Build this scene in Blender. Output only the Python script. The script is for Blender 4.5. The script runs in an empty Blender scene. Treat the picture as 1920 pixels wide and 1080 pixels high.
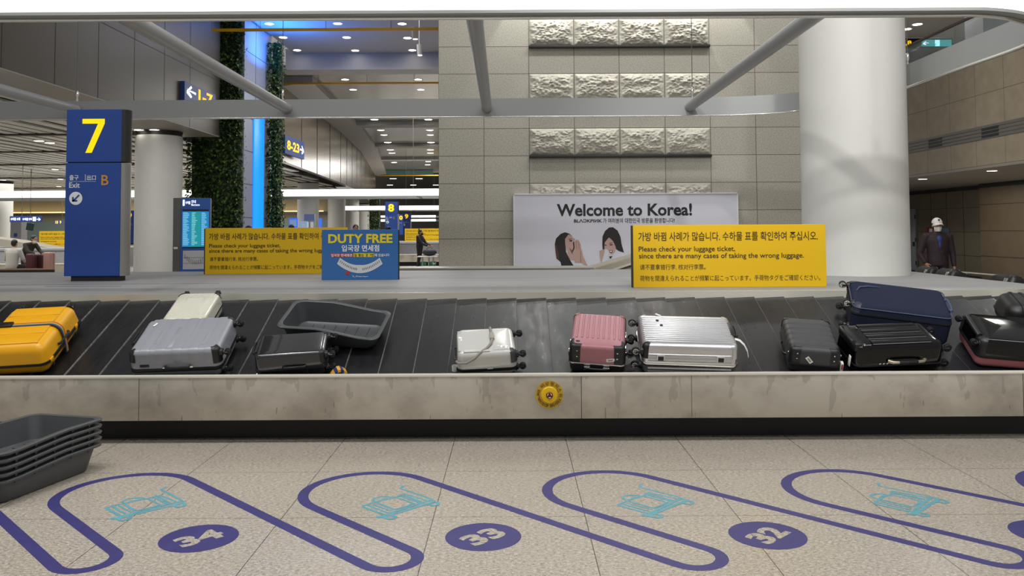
import bpy, bmesh, math, random
from math import sin, cos, pi, radians, sqrt, atan2, hypot
from mathutils import Vector, Matrix, Euler
random.seed(7)
S = bpy.context.scene
COL = S.collection
# ------------------------------------------------------------------ camera
FPX, CX, CY = 1560.0, 960.0, 363.0            # focal length and optical centre in pixels of the 1920x1080 frame
PITCH, ROLL, EYE = radians(2.4), 0.0053, 1.64
_fw = Vector((0, cos(PITCH), sin(PITCH)))
_up = Vector((0, -sin(PITCH), cos(PITCH)))
_rt = Vector((1, 0, 0))
_r2 = _rt * cos(ROLL) - _up * sin(ROLL)
_u2 = _rt * sin(ROLL) + _up * cos(ROLL)
cam_d = bpy.data.cameras.new('camera')
cam_d.sensor_width = 36.0
cam_d.lens = FPX / 1920 * 36.0
cam_d.shift_y = -(540 - CY) / 1920
cam_d.clip_end = 400
cam = bpy.data.objects.new('camera', cam_d)
COL.objects.link(cam)
cam.matrix_world = Matrix(((_r2.x, _u2.x, -_fw.x, 0), (_r2.y, _u2.y, -_fw.y, 0), (_r2.z, _u2.z, -_fw.z, EYE), (0, 0, 0, 1)))
S.camera = cam
S.view_settings.view_transform = 'Standard'
S.view_settings.look = 'None'
S.view_settings.exposure = 0.30
S.view_settings.gamma = 1.0
S.view_settings.use_curve_mapping = False
S.cycles.max_bounces = 6
S.cycles.diffuse_bounces = 3
S.cycles.glossy_bounces = 3
S.cycles.sample_clamp_indirect = 4.0
S.cycles.caustics_reflective = False
# ------------------------------------------------------------------ world: the dim even light of the big hall
W = bpy.data.worlds.new('hall_light'); S.world = W
W.use_nodes = True
W.node_tree.nodes['Background'].inputs[0].default_value = (1.0, 0.995, 0.975, 1)
W.node_tree.nodes['Background'].inputs[1].default_value = 0.24

def area_light(name, loc, sx, sy, power, color=(1, 0.982, 0.95), rot=(0, 0, 0)):
    d = bpy.data.lights.new(name, 'AREA'); d.shape = 'RECTANGLE'; d.size = sx; d.size_y = sy
    d.energy = power; d.color = color
    o = bpy.data.objects.new(name, d); o.location = loc; o.rotation_euler = rot; COL.objects.link(o); return o
def spot_light(name, loc, target, power, angle, blend=0.5, size=0.08, color=(1, 0.982, 0.95)):
    d = bpy.data.lights.new(name, 'SPOT'); d.energy = power; d.spot_size = radians(angle); d.spot_blend = blend
    d.shadow_soft_size = size; d.color = color
    o = bpy.data.objects.new(name, d); o.location = loc
    o.rotation_euler = (Vector(target) - Vector(loc)).to_track_quat('-Z', 'Y').to_euler(); COL.objects.link(o); return o
# area lamps standing in for the unseen ceiling lights over belt and walkway
area_light('hall_standin_lamp', (-5.0, 4.4, 8.0), 7.0, 0.9, 215)
area_light('hall_standin_lamp', (4.0, 4.4, 8.0), 7.0, 0.9, 215)
area_light('hall_standin_lamp', (0.0, 0.5, 8.0), 9.0, 1.0, 190)
for x_ in (0.1, 2.3, 9.0):
    area_light('round_luminaire', (x_, 12.3, 8.0), 0.4, 0.4, 26)
area_light('wall_fill', (2.6, 14.9, 8.6), 9.0, 0.4, 230, rot=(radians(18), 0, 0))  # added area lamp that brightens the stone wall
# downlights that throw the ring's shadow on the column
spot_light('ceiling_spot', (1.2, -3.2, 8.0), (4.2, 9.8, 2.2), 1900, 34, 0.6, 0.22)
spot_light('ceiling_spot', (-2.2, -1.2, 8.2), (4.2, 9.8, 2.4), 1300, 34, 0.6, 0.22)
spot_light('ceiling_spot', (-3.2, 5.2, 8.2), (-1.2, 7.2, 0.6), 300, 60, 0.6, 0.10)
# area lamps added to brighten the far hall and the lobby at the left
area_light('hall_standin_lamp', (-3.5, 37.0, 7.3), 5.0, 8.0, 750)
area_light('hall_standin_lamp', (-4.5, 75.0, 7.2), 6.0, 14.0, 2200)
area_light('hall_standin_lamp', (-4.5, 25.5, 7.9), 4.0, 6.0, 130)
area_light('lobby_fill', (-18.0, 28.0, 4.2), 10.0, 12.0, 620)
area_light('lobby_fill', (-24.0, 50.0, 4.2), 16.0, 14.0, 1500)
area_light('lobby_fill', (-9.15, 18.5, 4.27), 0.9, 2.4, 120, rot=(radians(22), 0, 0))  # lamp added under the soffit to lift the left white column
area_light('alcove_lamp', (12.0, 21.0, 2.8), 1.6, 6.0, 85)
area_light('gallery_lamp', (12.5, 26.0, 7.9), 2.0, 4.0, 220)
# the blue wash of the garden bay
area_light('blue_wash', (-7.1, 25.6, 6.7), 0.6, 1.0, 90, (0.02, 0.22, 1.0), (radians(180), 0, 0))

# ------------------------------------------------------------------ pixel-to-place helpers (each thing has its own distance)
def ray(x, y):
    u, v = (x - CX) / FPX, -(y - CY) / FPX
    return (_r2 * u + _u2 * v + _fw)
def at(x, y, Y):
    d = ray(x, y); t = Y / d.y
    return Vector((d.x * t, Y, EYE + d.z * t))
def onz(x, y, z):
    d = ray(x, y); t = (z - EYE) / d.z
    return Vector((d.x * t, d.y * t, z))

# ------------------------------------------------------------------ materials
def lin(h):
    if isinstance(h, str):
        c = [int(h[i:i + 2], 16) / 255 for i in (0, 2, 4)]
        return tuple(v / 12.92 if v <= 0.04045 else ((v + 0.055) / 1.055) ** 2.4 for v in c)
    return tuple(h[:3])
class NT:
    def __init__(s, m): s.t = m.node_tree; s.n = s.t.nodes; s.b = s.n['Principled BSDF']
    def new(s, typ, **kw):
        n = s.n.new(typ)
        for k, v in kw.items():
            if k[0] == '_': setattr(n, k[1:], v)
            else: n.inputs[k.replace('_', ' ')].default_value = v
        return n
    def ln(s, a, b): s.t.links.new(a, b)
    def math(s, op, a, b=None, clamp=False):
        n = s.n.new('ShaderNodeMath'); n.operation = op; n.use_clamp = clamp
        for i, q in enumerate((a, b)):
            if q is None: continue
            if isinstance(q, (int, float)): n.inputs[i].default_value = q
            else: s.ln(q, n.inputs[i])
        return n.outputs[0]
    def mix(s, fac, a, b, mode='MIX'):
        n = s.n.new('ShaderNodeMix'); n.data_type = 'RGBA'; n.blend_type = mode
        for i, q in ((0, fac), (6, a), (7, b)):
            if isinstance(q, (int, float)): n.inputs[i].default_value = q
            elif isinstance(q, tuple): n.inputs[i].default_value = (*q[:3], 1)
            else: s.ln(q, n.inputs[i])
        return n.outputs[2]
    def noise(s, scale, detail=4, rough=0.6, vec=None):
        n = s.new('ShaderNodeTexNoise', Scale=scale, Detail=detail, Roughness=rough)
        if vec is not None: s.ln(vec, n.inputs['Vector'])
        return n.outputs[0]
    def ramp(s, fac, stops):
        n = s.n.new('ShaderNodeValToRGB'); e = n.color_ramp.elements
        while len(e) < len(stops): e.new(0.5)
        for i, (p, c) in enumerate(stops):
            e[i].position = p; e[i].color = (*c[:3], 1) if isinstance(c, tuple) else (c, c, c, 1)
        s.ln(fac, n.inputs[0]); return n.outputs[0]
    def pos(s): return s.new('ShaderNodeNewGeometry').outputs['Position']
    def obj(s): return s.new('ShaderNodeTexCoord').outputs['Object']
    def scale(s, vec, sx, sy, sz):
        n = s.new('ShaderNodeMapping'); n.inputs['Scale'].default_value = (sx, sy, sz); s.ln(vec, n.inputs['Vector']); return n.outputs[0]
    def xyz(s, vec):
        n = s.n.new('ShaderNodeSeparateXYZ'); s.ln(vec, n.inputs[0]); return n.outputs
    def bump(s, h, strength=0.3, dist=0.01):
        n = s.new('ShaderNodeBump', Strength=strength, Distance=dist); s.ln(h, n.inputs['Height']); s.ln(n.outputs[0], s.b.inputs['Normal'])
MATS = {}
def mat(name, color='808080', rough=0.5, metal=0.0, emit=None, es=0.0, noise=None, bump=None, coat=0.0, spec=0.5):
    if name in MATS: return MATS[name]
    m = bpy.data.materials.new(name); m.use_nodes = True; t = NT(m); b = t.b
    c = lin(color)
    b.inputs['Base Color'].default_value = (*c, 1); b.inputs['Roughness'].default_value = rough
    b.inputs['Metallic'].default_value = metal; b.inputs['Coat Weight'].default_value = coat; b.inputs['Coat Roughness'].default_value = 0.08
    b.inputs['Specular IOR Level'].default_value = spec
    if emit: b.inputs['Emission Color'].default_value = (*lin(emit), 1); b.inputs['Emission Strength'].default_value = es
    if noise:
        sc, am = noise
        f = t.noise(sc, 4, 0.6, t.obj())
        dk = tuple(v * (1 - am) for v in c); lt = tuple(min(1, v * (1 + am)) for v in c)
        t.ln(t.ramp(f, [(0.3, dk), (0.7, lt)]), b.inputs['Base Color'])
    if bump: t.bump(t.noise(bump[0], 3, 0.5, t.obj()), bump[1], 0.004)
    MATS[name] = m; return m

# ------------------------------------------------------------------ mesh builder
class MB:
    def __init__(s): s.bm = bmesh.new(); s.mi = 0
    def _fin(s, fs):
        for f in fs: f.material_index = s.mi
    def face(s, pts):
        vs = [s.bm.verts.new(p) for p in pts]; f = s.bm.faces.new(vs); f.material_index = s.mi; return f
    def box(s, a, b, bev=0.0, M=None, seg=2):
        a, b = Vector(a), Vector(b); t = bmesh.new()
        bmesh.ops.create_cube(t, size=1.0)
        c = (a + b) / 2; d = Vector((abs(b.x - a.x), abs(b.y - a.y), abs(b.z - a.z)))
        for v in t.verts: v.co = Vector((v.co.x * d.x + c.x, v.co.y * d.y + c.y, v.co.z * d.z + c.z))
        if bev > 0: bmesh.ops.bevel(t, geom=t.edges[:], offset=min(bev, min(d) * 0.45), segments=seg, affect='EDGES', profile=0.5)
        return s.add(t, M)
    def add(s, t, M=None):
        if M is not None: t.transform(M)
        mp = {}
        for v in t.verts: mp[v.index if False else v] = s.bm.verts.new(v.co)
        for f in t.faces:
            try: g = s.bm.faces.new([mp[v] for v in f.verts]); g.material_index = s.mi; g.smooth = f.smooth
            except ValueError: pass
        t.free(); return s
    def loft(s, rings, closed=True, cap0=False, cap1=False):
        R = [[s.bm.verts.new(p) for p in r] for r in rings]
        for A, B in zip(R, R[1:]):
            n = len(A)
            for i in range(n if closed else n - 1):
                j = (i + 1) % n
                f = s.bm.faces.new((A[i], A[j], B[j], B[i])); f.material_index = s.mi
        if cap0: s._fin([s.bm.faces.new(R[0][::-1])])
        if cap1: s._fin([s.bm.faces.new(R[-1])])
        return R
    def tube(s, pts, r, n=10, caps=True, closed=False):
        pts = [Vector(p) for p in pts]; rings = []
        rr_ = r if isinstance(r, (list, tuple)) else [r] * len(pts)
        prev = None
        for i, p in enumerate(pts):
            if closed: d = (pts[(i + 1) % len(pts)] - pts[i - 1])
            else: d = pts[min(i + 1, len(pts) - 1)] - pts[max(i - 1, 0)]
            d.normalize()
            if prev is None:
                a = Vector((0, 0, 1)) if abs(d.z) < 0.9 else Vector((1, 0, 0))
                x = d.cross(a).normalized()
            else: x = (prev - d * prev.dot(d)).normalized()
            prev = x; y = d.cross(x)
            rings.append([p + (x * cos(2 * pi * k / n) + y * sin(2 * pi * k / n)) * rr_[i] for k in range(n)])
        if closed: rings.append(rings[0])
        s.loft(rings, True, caps and not closed, caps and not closed); return s
    def cyl(s, p0, p1, r, n=24, r1=None):
        return s.tube([p0, p1], [r, r if r1 is None else r1], n)
    def lathe(s, prof, n=32, M=None):
        t = MB(); rings = [[Vector((r * cos(2 * pi * k / n), r * sin(2 * pi * k / n), z)) for k in range(n)] for r, z in prof]
        t.loft(rings, True, prof[0][0] > 1e-6, prof[-1][0] > 1e-6)
        return s.add(t.bm, M)
    def prism(s, poly, z0, z1, M=None):
        t = MB(); t.loft([[Vector((x, y, z0)) for x, y in poly], [Vector((x, y, z1)) for x, y in poly]], True, True, True)
        return s.add(t.bm, M)
    def poly(s, pts2, M=None):
        pts = [Vector((x, y, 0)) for x, y in pts2]
        if M is not None: pts = [M @ p for p in pts]
        s.face(pts); return s
    def text(s, body, x0, z0, x1, z1, M, bold=0.0):
        """lettering fitted to the rectangle x0..x1, z0..z1 of the plane M"""
        V, F, bb = text_geo(body, bold)
        sx = (x1 - x0) / (bb[1] - bb[0]); sy = (z1 - z0) / (bb[3] - bb[2])
        vs = [s.bm.verts.new(M @ Vector((x0 + (v[0] - bb[0]) * sx, z0 + (v[1] - bb[2]) * sy, 0))) for v in V]
        for f in F:
            try: g = s.bm.faces.new([vs[i] for i in f]); g.material_index = s.mi
            except ValueError: pass
        return s
    def build(s, name, m, parent=None, smooth=35, inv=None, local=False):
        me = bpy.data.meshes.new(name)
        bmesh.ops.recalc_face_normals(s.bm, faces=s.bm.faces[:]) if len(s.bm.faces) else None
        s.bm.to_mesh(me); s.bm.free()
        for q in (m if isinstance(m, (list, tuple)) else [m]): me.materials.append(q)
        if smooth:
            for p in me.polygons: p.use_smooth = True
            me.set_sharp_from_angle(angle=radians(smooth))
        o = bpy.data.objects.new(name, me); COL.objects.link(o)
        if parent is not None:
            o.parent = parent
            if not local: o.matrix_parent_inverse = WM[parent.name].inverted()
        WM[o.name] = Matrix()
        return o
WM = {}
_TG = {}
def text_geo(body, bold=0.0):
    k = (body, bold)
    if k in _TG: return _TG[k]
    c = bpy.data.curves.new('lettering', 'FONT'); c.body = body; c.size = 1.0; c.offset = bold; c.resolution_u = 3
    o = bpy.data.objects.new('lettering', c); COL.objects.link(o)
    dg = bpy.context.evaluated_depsgraph_get(); me = o.evaluated_get(dg).to_mesh()
    V = [tuple(v.co) for v in me.vertices]; F = [tuple(p.vertices) for p in me.polygons]
    o.evaluated_get(dg).to_mesh_clear()
    bpy.data.objects.remove(o); bpy.data.curves.remove(c)
    bb = (min(v[0] for v in V), max(v[0] for v in V), min(v[1] for v in V), max(v[1] for v in V))
    _TG[k] = (V, F, bb); return _TG[k]
def face_plane(Y, off=0.003):
    """plane facing the walkway at depth Y: (a, b) -> (a, Y - off, b)"""
    return Matrix(((1, 0, 0, 0), (0, 0, 1, Y - off), (0, 1, 0, 0), (0, 0, 0, 1)))
def px_text(mb, body, x0, yb, x1, yt, Y, bold=0.0, off=0.003):
    a, b = at(x0, yb, Y), at(x1, yt, Y)
    c = at(x1, yb, Y)
    mb.text(body, a.x, (a.z + c.z) / 2, b.x, (a.z + c.z) / 2 + (b.z - c.z), face_plane(Y, off), bold)
def tag(o, label=None, cat=None, group=None, kind=None):
    if label: o['label'] = label
    if cat: o['category'] = cat
    if group: o['group'] = group
    if kind: o['kind'] = kind
    return o
def thing(name, label, cat, M=(0, 0, 0), group=None, kind=None):
    o = bpy.data.objects.new(name, None); COL.objects.link(o)
    if not isinstance(M, Matrix): M = Matrix.Translation(Vector(M))
    o.matrix_world = M; WM[o.name] = M.copy(); o.empty_display_size = 0.1
    return tag(o, label, cat, group, kind)
def copy_tree(o, parent=None):
    c = o.copy(); COL.objects.link(c)
    if parent is not None: c.parent = parent
    WM[c.name] = WM.get(o.name, Matrix()).copy()
    for ch in list(o.children): copy_tree(ch, c)
    return c
def offset_path(pts, d):
    """2-D open polyline moved d to its left"""
    out = []
    for i, p in enumerate(pts):
        a = pts[max(i - 1, 0)]; b = pts[min(i + 1, len(pts) - 1)]
        t = Vector((b[0] - a[0], b[1] - a[1])).normalized()
        out.append((p[0] - t.y * d, p[1] + t.x * d))
    return out
# ================================================================== FLOOR
def floor_material():
    m = bpy.data.materials.new('terrazzo_floor'); m.use_nodes = True; t = NT(m)
    p = t.pos(); x, y, z = t.xyz(p)
    def joint(c, x0, per, w):
        a = t.math('FRACT', t.math('DIVIDE', t.math('SUBTRACT', c, x0), per))
        d = t.math('ABSOLUTE', t.math('SUBTRACT', a, 0.5))
        return t.math('GREATER_THAN', d, 0.5 - w / per / 2)
    j = t.math('MAXIMUM', joint(x, 0.407 - 0.0, 0.8635, 0.0045), joint(y, 4.81, 0.895, 0.004))
    fl = t.scale(p, 1.0, 1.0, 1.0)
    warp = t.noise(110, 2, 0.7, fl)
    chips = t.noise(62, 3, 0.8, t.scale(p, 0.75, 1.35, 1))
    c1 = t.ramp(chips, [(0.38, lin('4f483f')), (0.45, lin('958c80')), (0.53, lin('b5ada1')), (0.63, lin('e2dcd2'))])
    c2 = t.ramp(warp, [(0.37, lin('6f675c')), (0.46, lin('b0a89b')), (0.62, lin('c3bcb0'))])
    c = t.mix(0.38, c1, c2, 'MIX')
    big = t.noise(0.7, 2, 0.5, p)
    c = t.mix(0.15, c, t.ramp(big, [(0.3, lin('b2a797')), (0.7, lin('c9c1b4'))]), 'MIX')
    c = t.mix(j, c, lin('4a433b'))
    t.ln(c, t.b.inputs['Base Color'])
    t.ln(t.ramp(t.noise(6, 3, 0.6, p), [(0.3, 0.22), (0.7, 0.34)]), t.b.inputs['Roughness'])
    t.b.inputs['Specular IOR Level'].default_value = 0.45
    return m
FLOOR = floor_material(); MATS['terrazzo_floor'] = FLOOR
mb = MB(); mb.box((-60, -8, -0.2), (22, 130, 0)); tag(mb.build('floor', FLOOR), kind='structure')

# ---- trolley bay markings: a serpentine stripe, discs with numbers, trolley pictograms (stickers, 0.6 mm thick)
NAVY = mat('navy_floor_sticker', '3a3774', 0.45, noise=(9, 0.10))
TEAL = mat('teal_floor_sticker', '62a0ae', 0.5, noise=(14, 0.12))
PER = 1.515
dvec = Vector((0.703, -0.711)); nvec = Vector((0.711, 0.703)); RB, RU = 0.40, 0.1385
def bay_path(k0, k1):
    out = []
    for k in range(k0, k1 + 1):
        A = Vector((-0.905 + k * PER, 5.275))
        B = A + nvec * (PER * 0.711 / 2) + dvec * 2.017
        a0 = atan2(-nvec.y, -nvec.x)                       # left flank, then over the top clockwise to the right flank
        for i in range(25): a = a0 - pi * i / 24; out.append((A.x + RB * cos(a), A.y + RB * sin(a)))
        for i in range(13): a = a0 + pi * i / 12; out.append((B.x + RU * cos(a), B.y + RU * sin(a)))
    return out
def dense(pts, step=0.08):
    out = [pts[0]]
    for a, b in zip(pts, pts[1:]):
        n = max(1, int(hypot(b[0] - a[0], b[1] - a[1]) / step))
        for i in range(1, n + 1): out.append((a[0] + (b[0] - a[0]) * i / n, a[1] + (b[1] - a[1]) * i / n))
    return out
path = dense(bay_path(-3, 3))
L_, R_ = offset_path(path, 0.033), offset_path(path, -0.033)
mb = MB(); h = 0.0006
mb.loft([[Vector((l[0], l[1], 0.0001)), Vector((l[0], l[1], h)), Vector((r[0], r[1], h)), Vector((r[0], r[1], 0.0001))] for l, r in zip(L_, R_)])
o = mb.build('bay_outline', NAVY)
tag(o, 'navy blue serpentine stripe on the tiled floor outlining the trolley bays', 'floor marking', kind='thing')
D0 = Vector((-0.163, 4.508))
TXT = {-1: '34', 0: '33', 1: '32', 2: '31'}
LAB = {-1: 'navy floor disc with the number 34 inside', 0: 'navy floor disc with the number 33 inside', 1: 'navy floor disc with the number 32 inside', 2: 'navy floor disc cut off by the right edge of the photo'}
for k in (-1, 0, 1, 2):
    c = D0 + Vector((k * PER, 0))
    r = thing('bay_number_disc', LAB[k], 'floor marking', (c.x, c.y, 0), 'numbered discs on the floor')
    mb = MB(); mb.cyl((c.x, c.y, 0.0001), (c.x, c.y, 0.0006), 0.2025, 64); mb.build('disc', NAVY, r)
    M = Matrix(((nvec.x, -dvec.x, 0, c.x), (nvec.y, -dvec.y, 0, c.y), (0, 0, 1, 0.0010), (0, 0, 0, 1)))
    mb = MB(); mb.text(TXT[k], -0.118, -0.077, 0.122, 0.077, M, 0.045); mb.build('numeral', FLOOR, r, smooth=0)
ICZ = [0.0]
def strokes(mb, pts, w, M, z=0.0007):
    ICZ[0] += 0.00004; z = 0.0005 + ICZ[0]
    """flat stripe of half width w along pixel points already turned into floor points"""
    p = [(q.x, q.y) for q in pts]; a, b = offset_path(p, w), offset_path(p, -w)
    for i in range(len(p) - 1):
        mb.face([M @ Vector((*a[i], z)), M @ Vector((*a[i + 1], z)), M @ Vector((*b[i + 1], z)), M @ Vector((*b[i], z))])
def icon(mb, M):
    ICZ[0] = 0.0
    P = lambda x, y: onz(640 + x / 8, 900 + y / 8, 0)
    def st(w, *pp): strokes(mb, [P(*q) for q in pp], w, M)
    st(0.0096, (965, 85), (920, 95), (890, 128), (925, 140), (1100, 200), (1290, 265), (1400, 318))      # handle and push bar
    st(0.0096, (880, 215), (1010, 255), (1200, 330)); st(0.0072, (930, 205), (1130, 262), (1300, 312))
    st(0.0080, (810, 262), (950, 305), (1110, 365)); st(0.0080, (880, 240), (1080, 310), (1190, 350))
    st(0.0088, (780, 272), (900, 225)); st(0.0096, (540, 320), (790, 265)); st(0.0096, (470, 305), (500, 270), (600, 250), (700, 248), (790, 268))
    st(0.0080, (470, 310), (540, 335), (640, 285), (700, 270))
    st(0.0096, (320, 395), (420, 360), (540, 325)); st(0.0104, (315, 400), (440, 450), (640, 520))
    st(0.0080, (390, 375), (520, 430), (690, 490)); st(0.0096, (540, 345), (640, 385), (800, 445)); st(0.0064, (470, 365), (600, 415), (760, 465))
    st(0.0112, (640, 535), (820, 470), (1080, 385), (1330, 305)); st(0.0128, (620, 545), (860, 490), (1100, 415), (1380, 335))
    st(0.0080, (800, 445), (1010, 385), (1080, 350))
    def wheel(cx, cy, rx, ry):
        q = [P(cx + rx * cos(a * pi / 8), cy + ry * sin(a * pi / 8)) for a in range(17)]
        strokes(mb, q, .011, M)
    wheel(735, 560, 75, 28); wheel(1390, 358, 68, 28); st(0.0160, (520, 553), (640, 556)); st(0.0144, (1240, 372), (1320, 365))
ILAB = {-1: 'teal trolley pictogram on the floor above disc 34', 0: 'teal trolley pictogram on the floor above disc 33', 1: 'teal trolley pictogram on the floor above disc 32', 2: 'teal trolley pictogram inside the rightmost bay outline'}
for k in (-1, 0, 1, 2):
    mb = MB(); icon(mb, Matrix.Translation((k * PER, 0, 0)))
    tag(mb.build('trolley_pictogram', TEAL, smooth=0), ILAB[k], 'floor marking', 'trolley pictograms on the floor')

# ================================================================== STONE WALL with rough blocks
def granite_material():
    m = bpy.data.materials.new('granite_tiles'); m.use_nodes = True; t = NT(m)
    p = t.pos(); x, y, z = t.xyz(p)
    def joint(c, x0, per, w):
        a = t.math('FRACT', t.math('DIVIDE', t.math('SUBTRACT', c, x0), per))
        return t.math('GREATER_THAN', t.math('ABSOLUTE', t.math('SUBTRACT', a, 0.5)), 0.5 - w / per / 2)
    j = t.math('MAXIMUM', joint(x, 0.36, 0.9295, 0.012), joint(z, 0.868, 0.5645, 0.012))
    c = t.ramp(t.noise(38, 3, 0.8, p), [(0.3, lin('86847a')), (0.5, lin('a2a095')), (0.7, lin('b6b4a9'))])
    per_tile = t.new('ShaderNodeTexWhiteNoise', _noise_dimensions='2D')
    cx = t.math('FLOOR', t.math('DIVIDE', t.math('SUBTRACT', x, 0.36), 0.9295)); cz = t.math('FLOOR', t.math('DIVIDE', t.math('SUBTRACT', z, 0.868), 0.5645))
    cb = t.n.new('ShaderNodeCombineXYZ'); t.ln(cx, cb.inputs[0]); t.ln(cz, cb.inputs[1]); t.ln(cb.outputs[0], per_tile.inputs['Vector'])
    c = t.mix(0.14, c, t.ramp(per_tile.outputs['Value'], [(0, lin('8a8076')), (1, lin('c0b9ad'))]))
    c = t.mix(j, c, lin('5b544b'))
    t.ln(c, t.b.inputs['Base Color']); t.b.inputs['Roughness'].default_value = 0.75
    return m
GRAN = granite_material()
YW = 17.0
mb = MB(); mb.box((-1.499, YW, 0), (7.6, YW + 0.5, 9.0)); wall = mb.build('wall_back', GRAN); tag(wall, kind='structure')
ROUGH = mat('rough_hewn_stone', 'aeaba0', 0.9, noise=(30, 0.12))
rng = random.Random(3)
from mathutils import noise as mnoise
def rough_block(x0, x1, z0, z1, seed):
    mb = MB(); nx, nz = 60, 36; off = Vector((seed * 7.3, seed * 3.1, 0))
    g = []
    for j in range(nz + 1):
        row = []
        for i in range(nx + 1):
            a, b = i / nx, j / nz
            e = min(a, 1 - a, (b) * 0.6, (1 - b) * 0.6) * 2
            X, Z = x0 + (x1 - x0) * a, z0 + (z1 - z0) * b
            q = Vector((X * 2.2, 0, Z * 3.4)) + off
            d = 0.02 + 0.022 * mnoise.noise(q) + 0.030 * mnoise.noise(q * 2.7) + 0.034 * abs(mnoise.noise(q * 5.3)) + 0.026 * mnoise.noise(q * 9) + 0.014 * mnoise.noise(q * 19)
            d = max(0.004, d + 0.05) * min(1, (e * 3.2) ** 0.6 if e > 0 else 0)
            row.append(mb.bm.verts.new((X, YW - d - 0.002, Z)))
        g.append(row)
    for j in range(nz):
        for i in range(nx): mb.bm.faces.new((g[j][i], g[j][i + 1], g[j + 1][i + 1], g[j + 1][i]))
    return mb
DARKBAR = mat('near_black_bar', '1d1c1b', 0.5)
sd = 1
for row in (8, 6, 4, 2):
    z0 = 0.868 + 0.5645 * row
    for c in range(4):
        x0 = 0.36 + 0.9295 * c
        rough_block(x0 + 0.012, x0 + 0.9295 - 0.012, z0 + 0.012, z0 + 0.5525, sd).build('rough_block', ROUGH, wall, smooth=50); sd += 1
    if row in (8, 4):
        mb = MB(); mb.box((0.36, YW - 0.10, z0 - 0.045), (0.36 + 4 * 0.9295, YW, z0 + 0.005), 0.004); mb.build('dark_bar', DARKBAR, wall)  # thin dark bar along the foot of this row of blocks
for i in range(5):
    spot_light('wall_spot', (0.45 + i * 0.93, YW - 0.42, 7.2), (0.45 + i * 0.93, YW - 0.05, 5.0), 110, 58, 0.25, 0.03, (1, 0.97, 0.9))
mb = MB(); mb.box((0.2, YW - 0.5, 7.3), (4.4, YW - 0.3, 7.5)); mb.build('lamp_track', DARKBAR, wall)

# ================================================================== WHITE COLUMN
PLASTER = mat('white_column_paint', 'd2d2cd', 0.55, noise=(1.2, 0.03))
cc = Vector((4.25, 10.33))
mb = MB(); mb.lathe([(0.62, 0), (0.62, 9.0)], 96, Matrix.Translation((cc.x, cc.y, 0)))
tag(mb.build('column', PLASTER), 'thick white round column rising through the carousel platform', 'column', kind='structure')
# ================================================================== BAGGAGE CAROUSEL
def steel_material():
    m = bpy.data.materials.new('brushed_steel'); m.use_nodes = True; t = NT(m)
    p = t.pos(); b = t.b
    b.inputs['Metallic'].default_value = 0.45
    st = t.noise(2.4, 4, 0.6, t.scale(p, 1.0, 1.0, 1.3)); fine = t.noise(90, 2, 0.6, t.scale(p, 0.05, 0.05, 2.5))
    c = t.ramp(st, [(0.34, lin('a9a297')), (0.48, lin('bdb6a9')), (0.62, lin('c9c3b6'))])
    x, y, z = t.xyz(p)
    # patches of dried spill hanging from the lip, drip marks and scuffs low on the panels
    up = t.math('MULTIPLY', t.math('SUBTRACT', z, 0.30), 0.55)
    patch = t.math('GREATER_THAN', t.math('ADD', t.noise(4.5, 3, 0.55, t.scale(p, 1.5, 1.0, 0.5)), up), 0.655)
    c = t.mix(t.math('MULTIPLY', patch, 0.35), c, lin('8b837b'))
    lowz = t.math('LESS_THAN', t.math('ADD', z, t.math('MULTIPLY', t.noise(7, 2, 0.5, p), 0.25)), 0.42)
    drip = t.math('GREATER_THAN', t.noise(1.0, 2, 0.6, t.scale(p, 42, 1, 4.5)), 0.70)
    c = t.mix(t.math('MULTIPLY', t.math('MULTIPLY', drip, lowz), 0.55), c, lin('5f574c'))
    scuff = t.math('GREATER_THAN', t.noise(30, 3, 0.7, p), 0.72)
    c = t.mix(t.math('MULTIPLY', t.math('MULTIPLY', scuff, lowz), 0.5), c, lin('5d564d'))
    t.ln(c, b.inputs['Base Color'])
    r = t.math('ADD', t.math('MULTIPLY', st, 0.25), 0.30); t.ln(r, b.inputs['Roughness'])
    t.bump(fine, 0.03, 0.002)
    return m
STEEL = steel_material()
LIP = mat('satin_steel_lip', 'ece8dd', 0.32, 0.3)
RAILM = mat('polished_guard_rail', 'd6d3c8', 0.24, 0.45)
BLACKP = mat('black_plinth', '16161a', 0.55, noise=(4, 0.2))
JOINT = mat('dark_joint', '3b3833', 0.6)
def rubber_material():
    m = bpy.data.materials.new('black_belt_rubber'); m.use_nodes = True; t = NT(m); p = t.pos()
    sc = t.noise(14, 5, 0.75, t.scale(p, 1.0, 0.25, 0.25)); fine = t.noise(60, 3, 0.7, t.scale(p, 1.4, 0.3, 0.3)); big = t.noise(1.7, 3, 0.6, p)
    c = t.ramp(big, [(0.3, lin('141416')), (0.7, lin('202125'))])
    c = t.mix(t.math('MULTIPLY', t.math('GREATER_THAN', fine, 0.66), 0.25), c, lin('3c3d41'))
    t.ln(c, t.b.inputs['Base Color'])
    t.ln(t.ramp(sc, [(0.3, 0.24), (0.7, 0.42)]), t.b.inputs['Roughness']); t.b.inputs['Specular IOR Level'].default_value = 0.45
    t.bump(fine, 0.05, 0.002); return m
RUB = rubber_material()
RUBEDGE = mat('worn_rubber_edge', '6d6c6a', 0.6, noise=(20, 0.35))
XL, XR, YC = -9.5, 4.40, 8.5
def rounded(off):
    """plan line of the carousel, off metres inside its outer edge: front, right turn, right flank, back"""
    y0 = 6.45 + off; R = YC - y0; pts = []
    pts.append((XL, y0)); pts.append((XR, y0))
    for i in range(1, 17): a = -pi / 2 + pi / 2 * i / 16; pts.append((XR + R * cos(a), YC + R * sin(a)))
    pts.append((XR + R, 11.0))
    for i in range(1, 17): a = pi / 2 * i / 16; pts.append((XR + R * cos(a), 11.0 + R * sin(a)))
    pts.append((XL, 11.0 + R)); return pts
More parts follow.
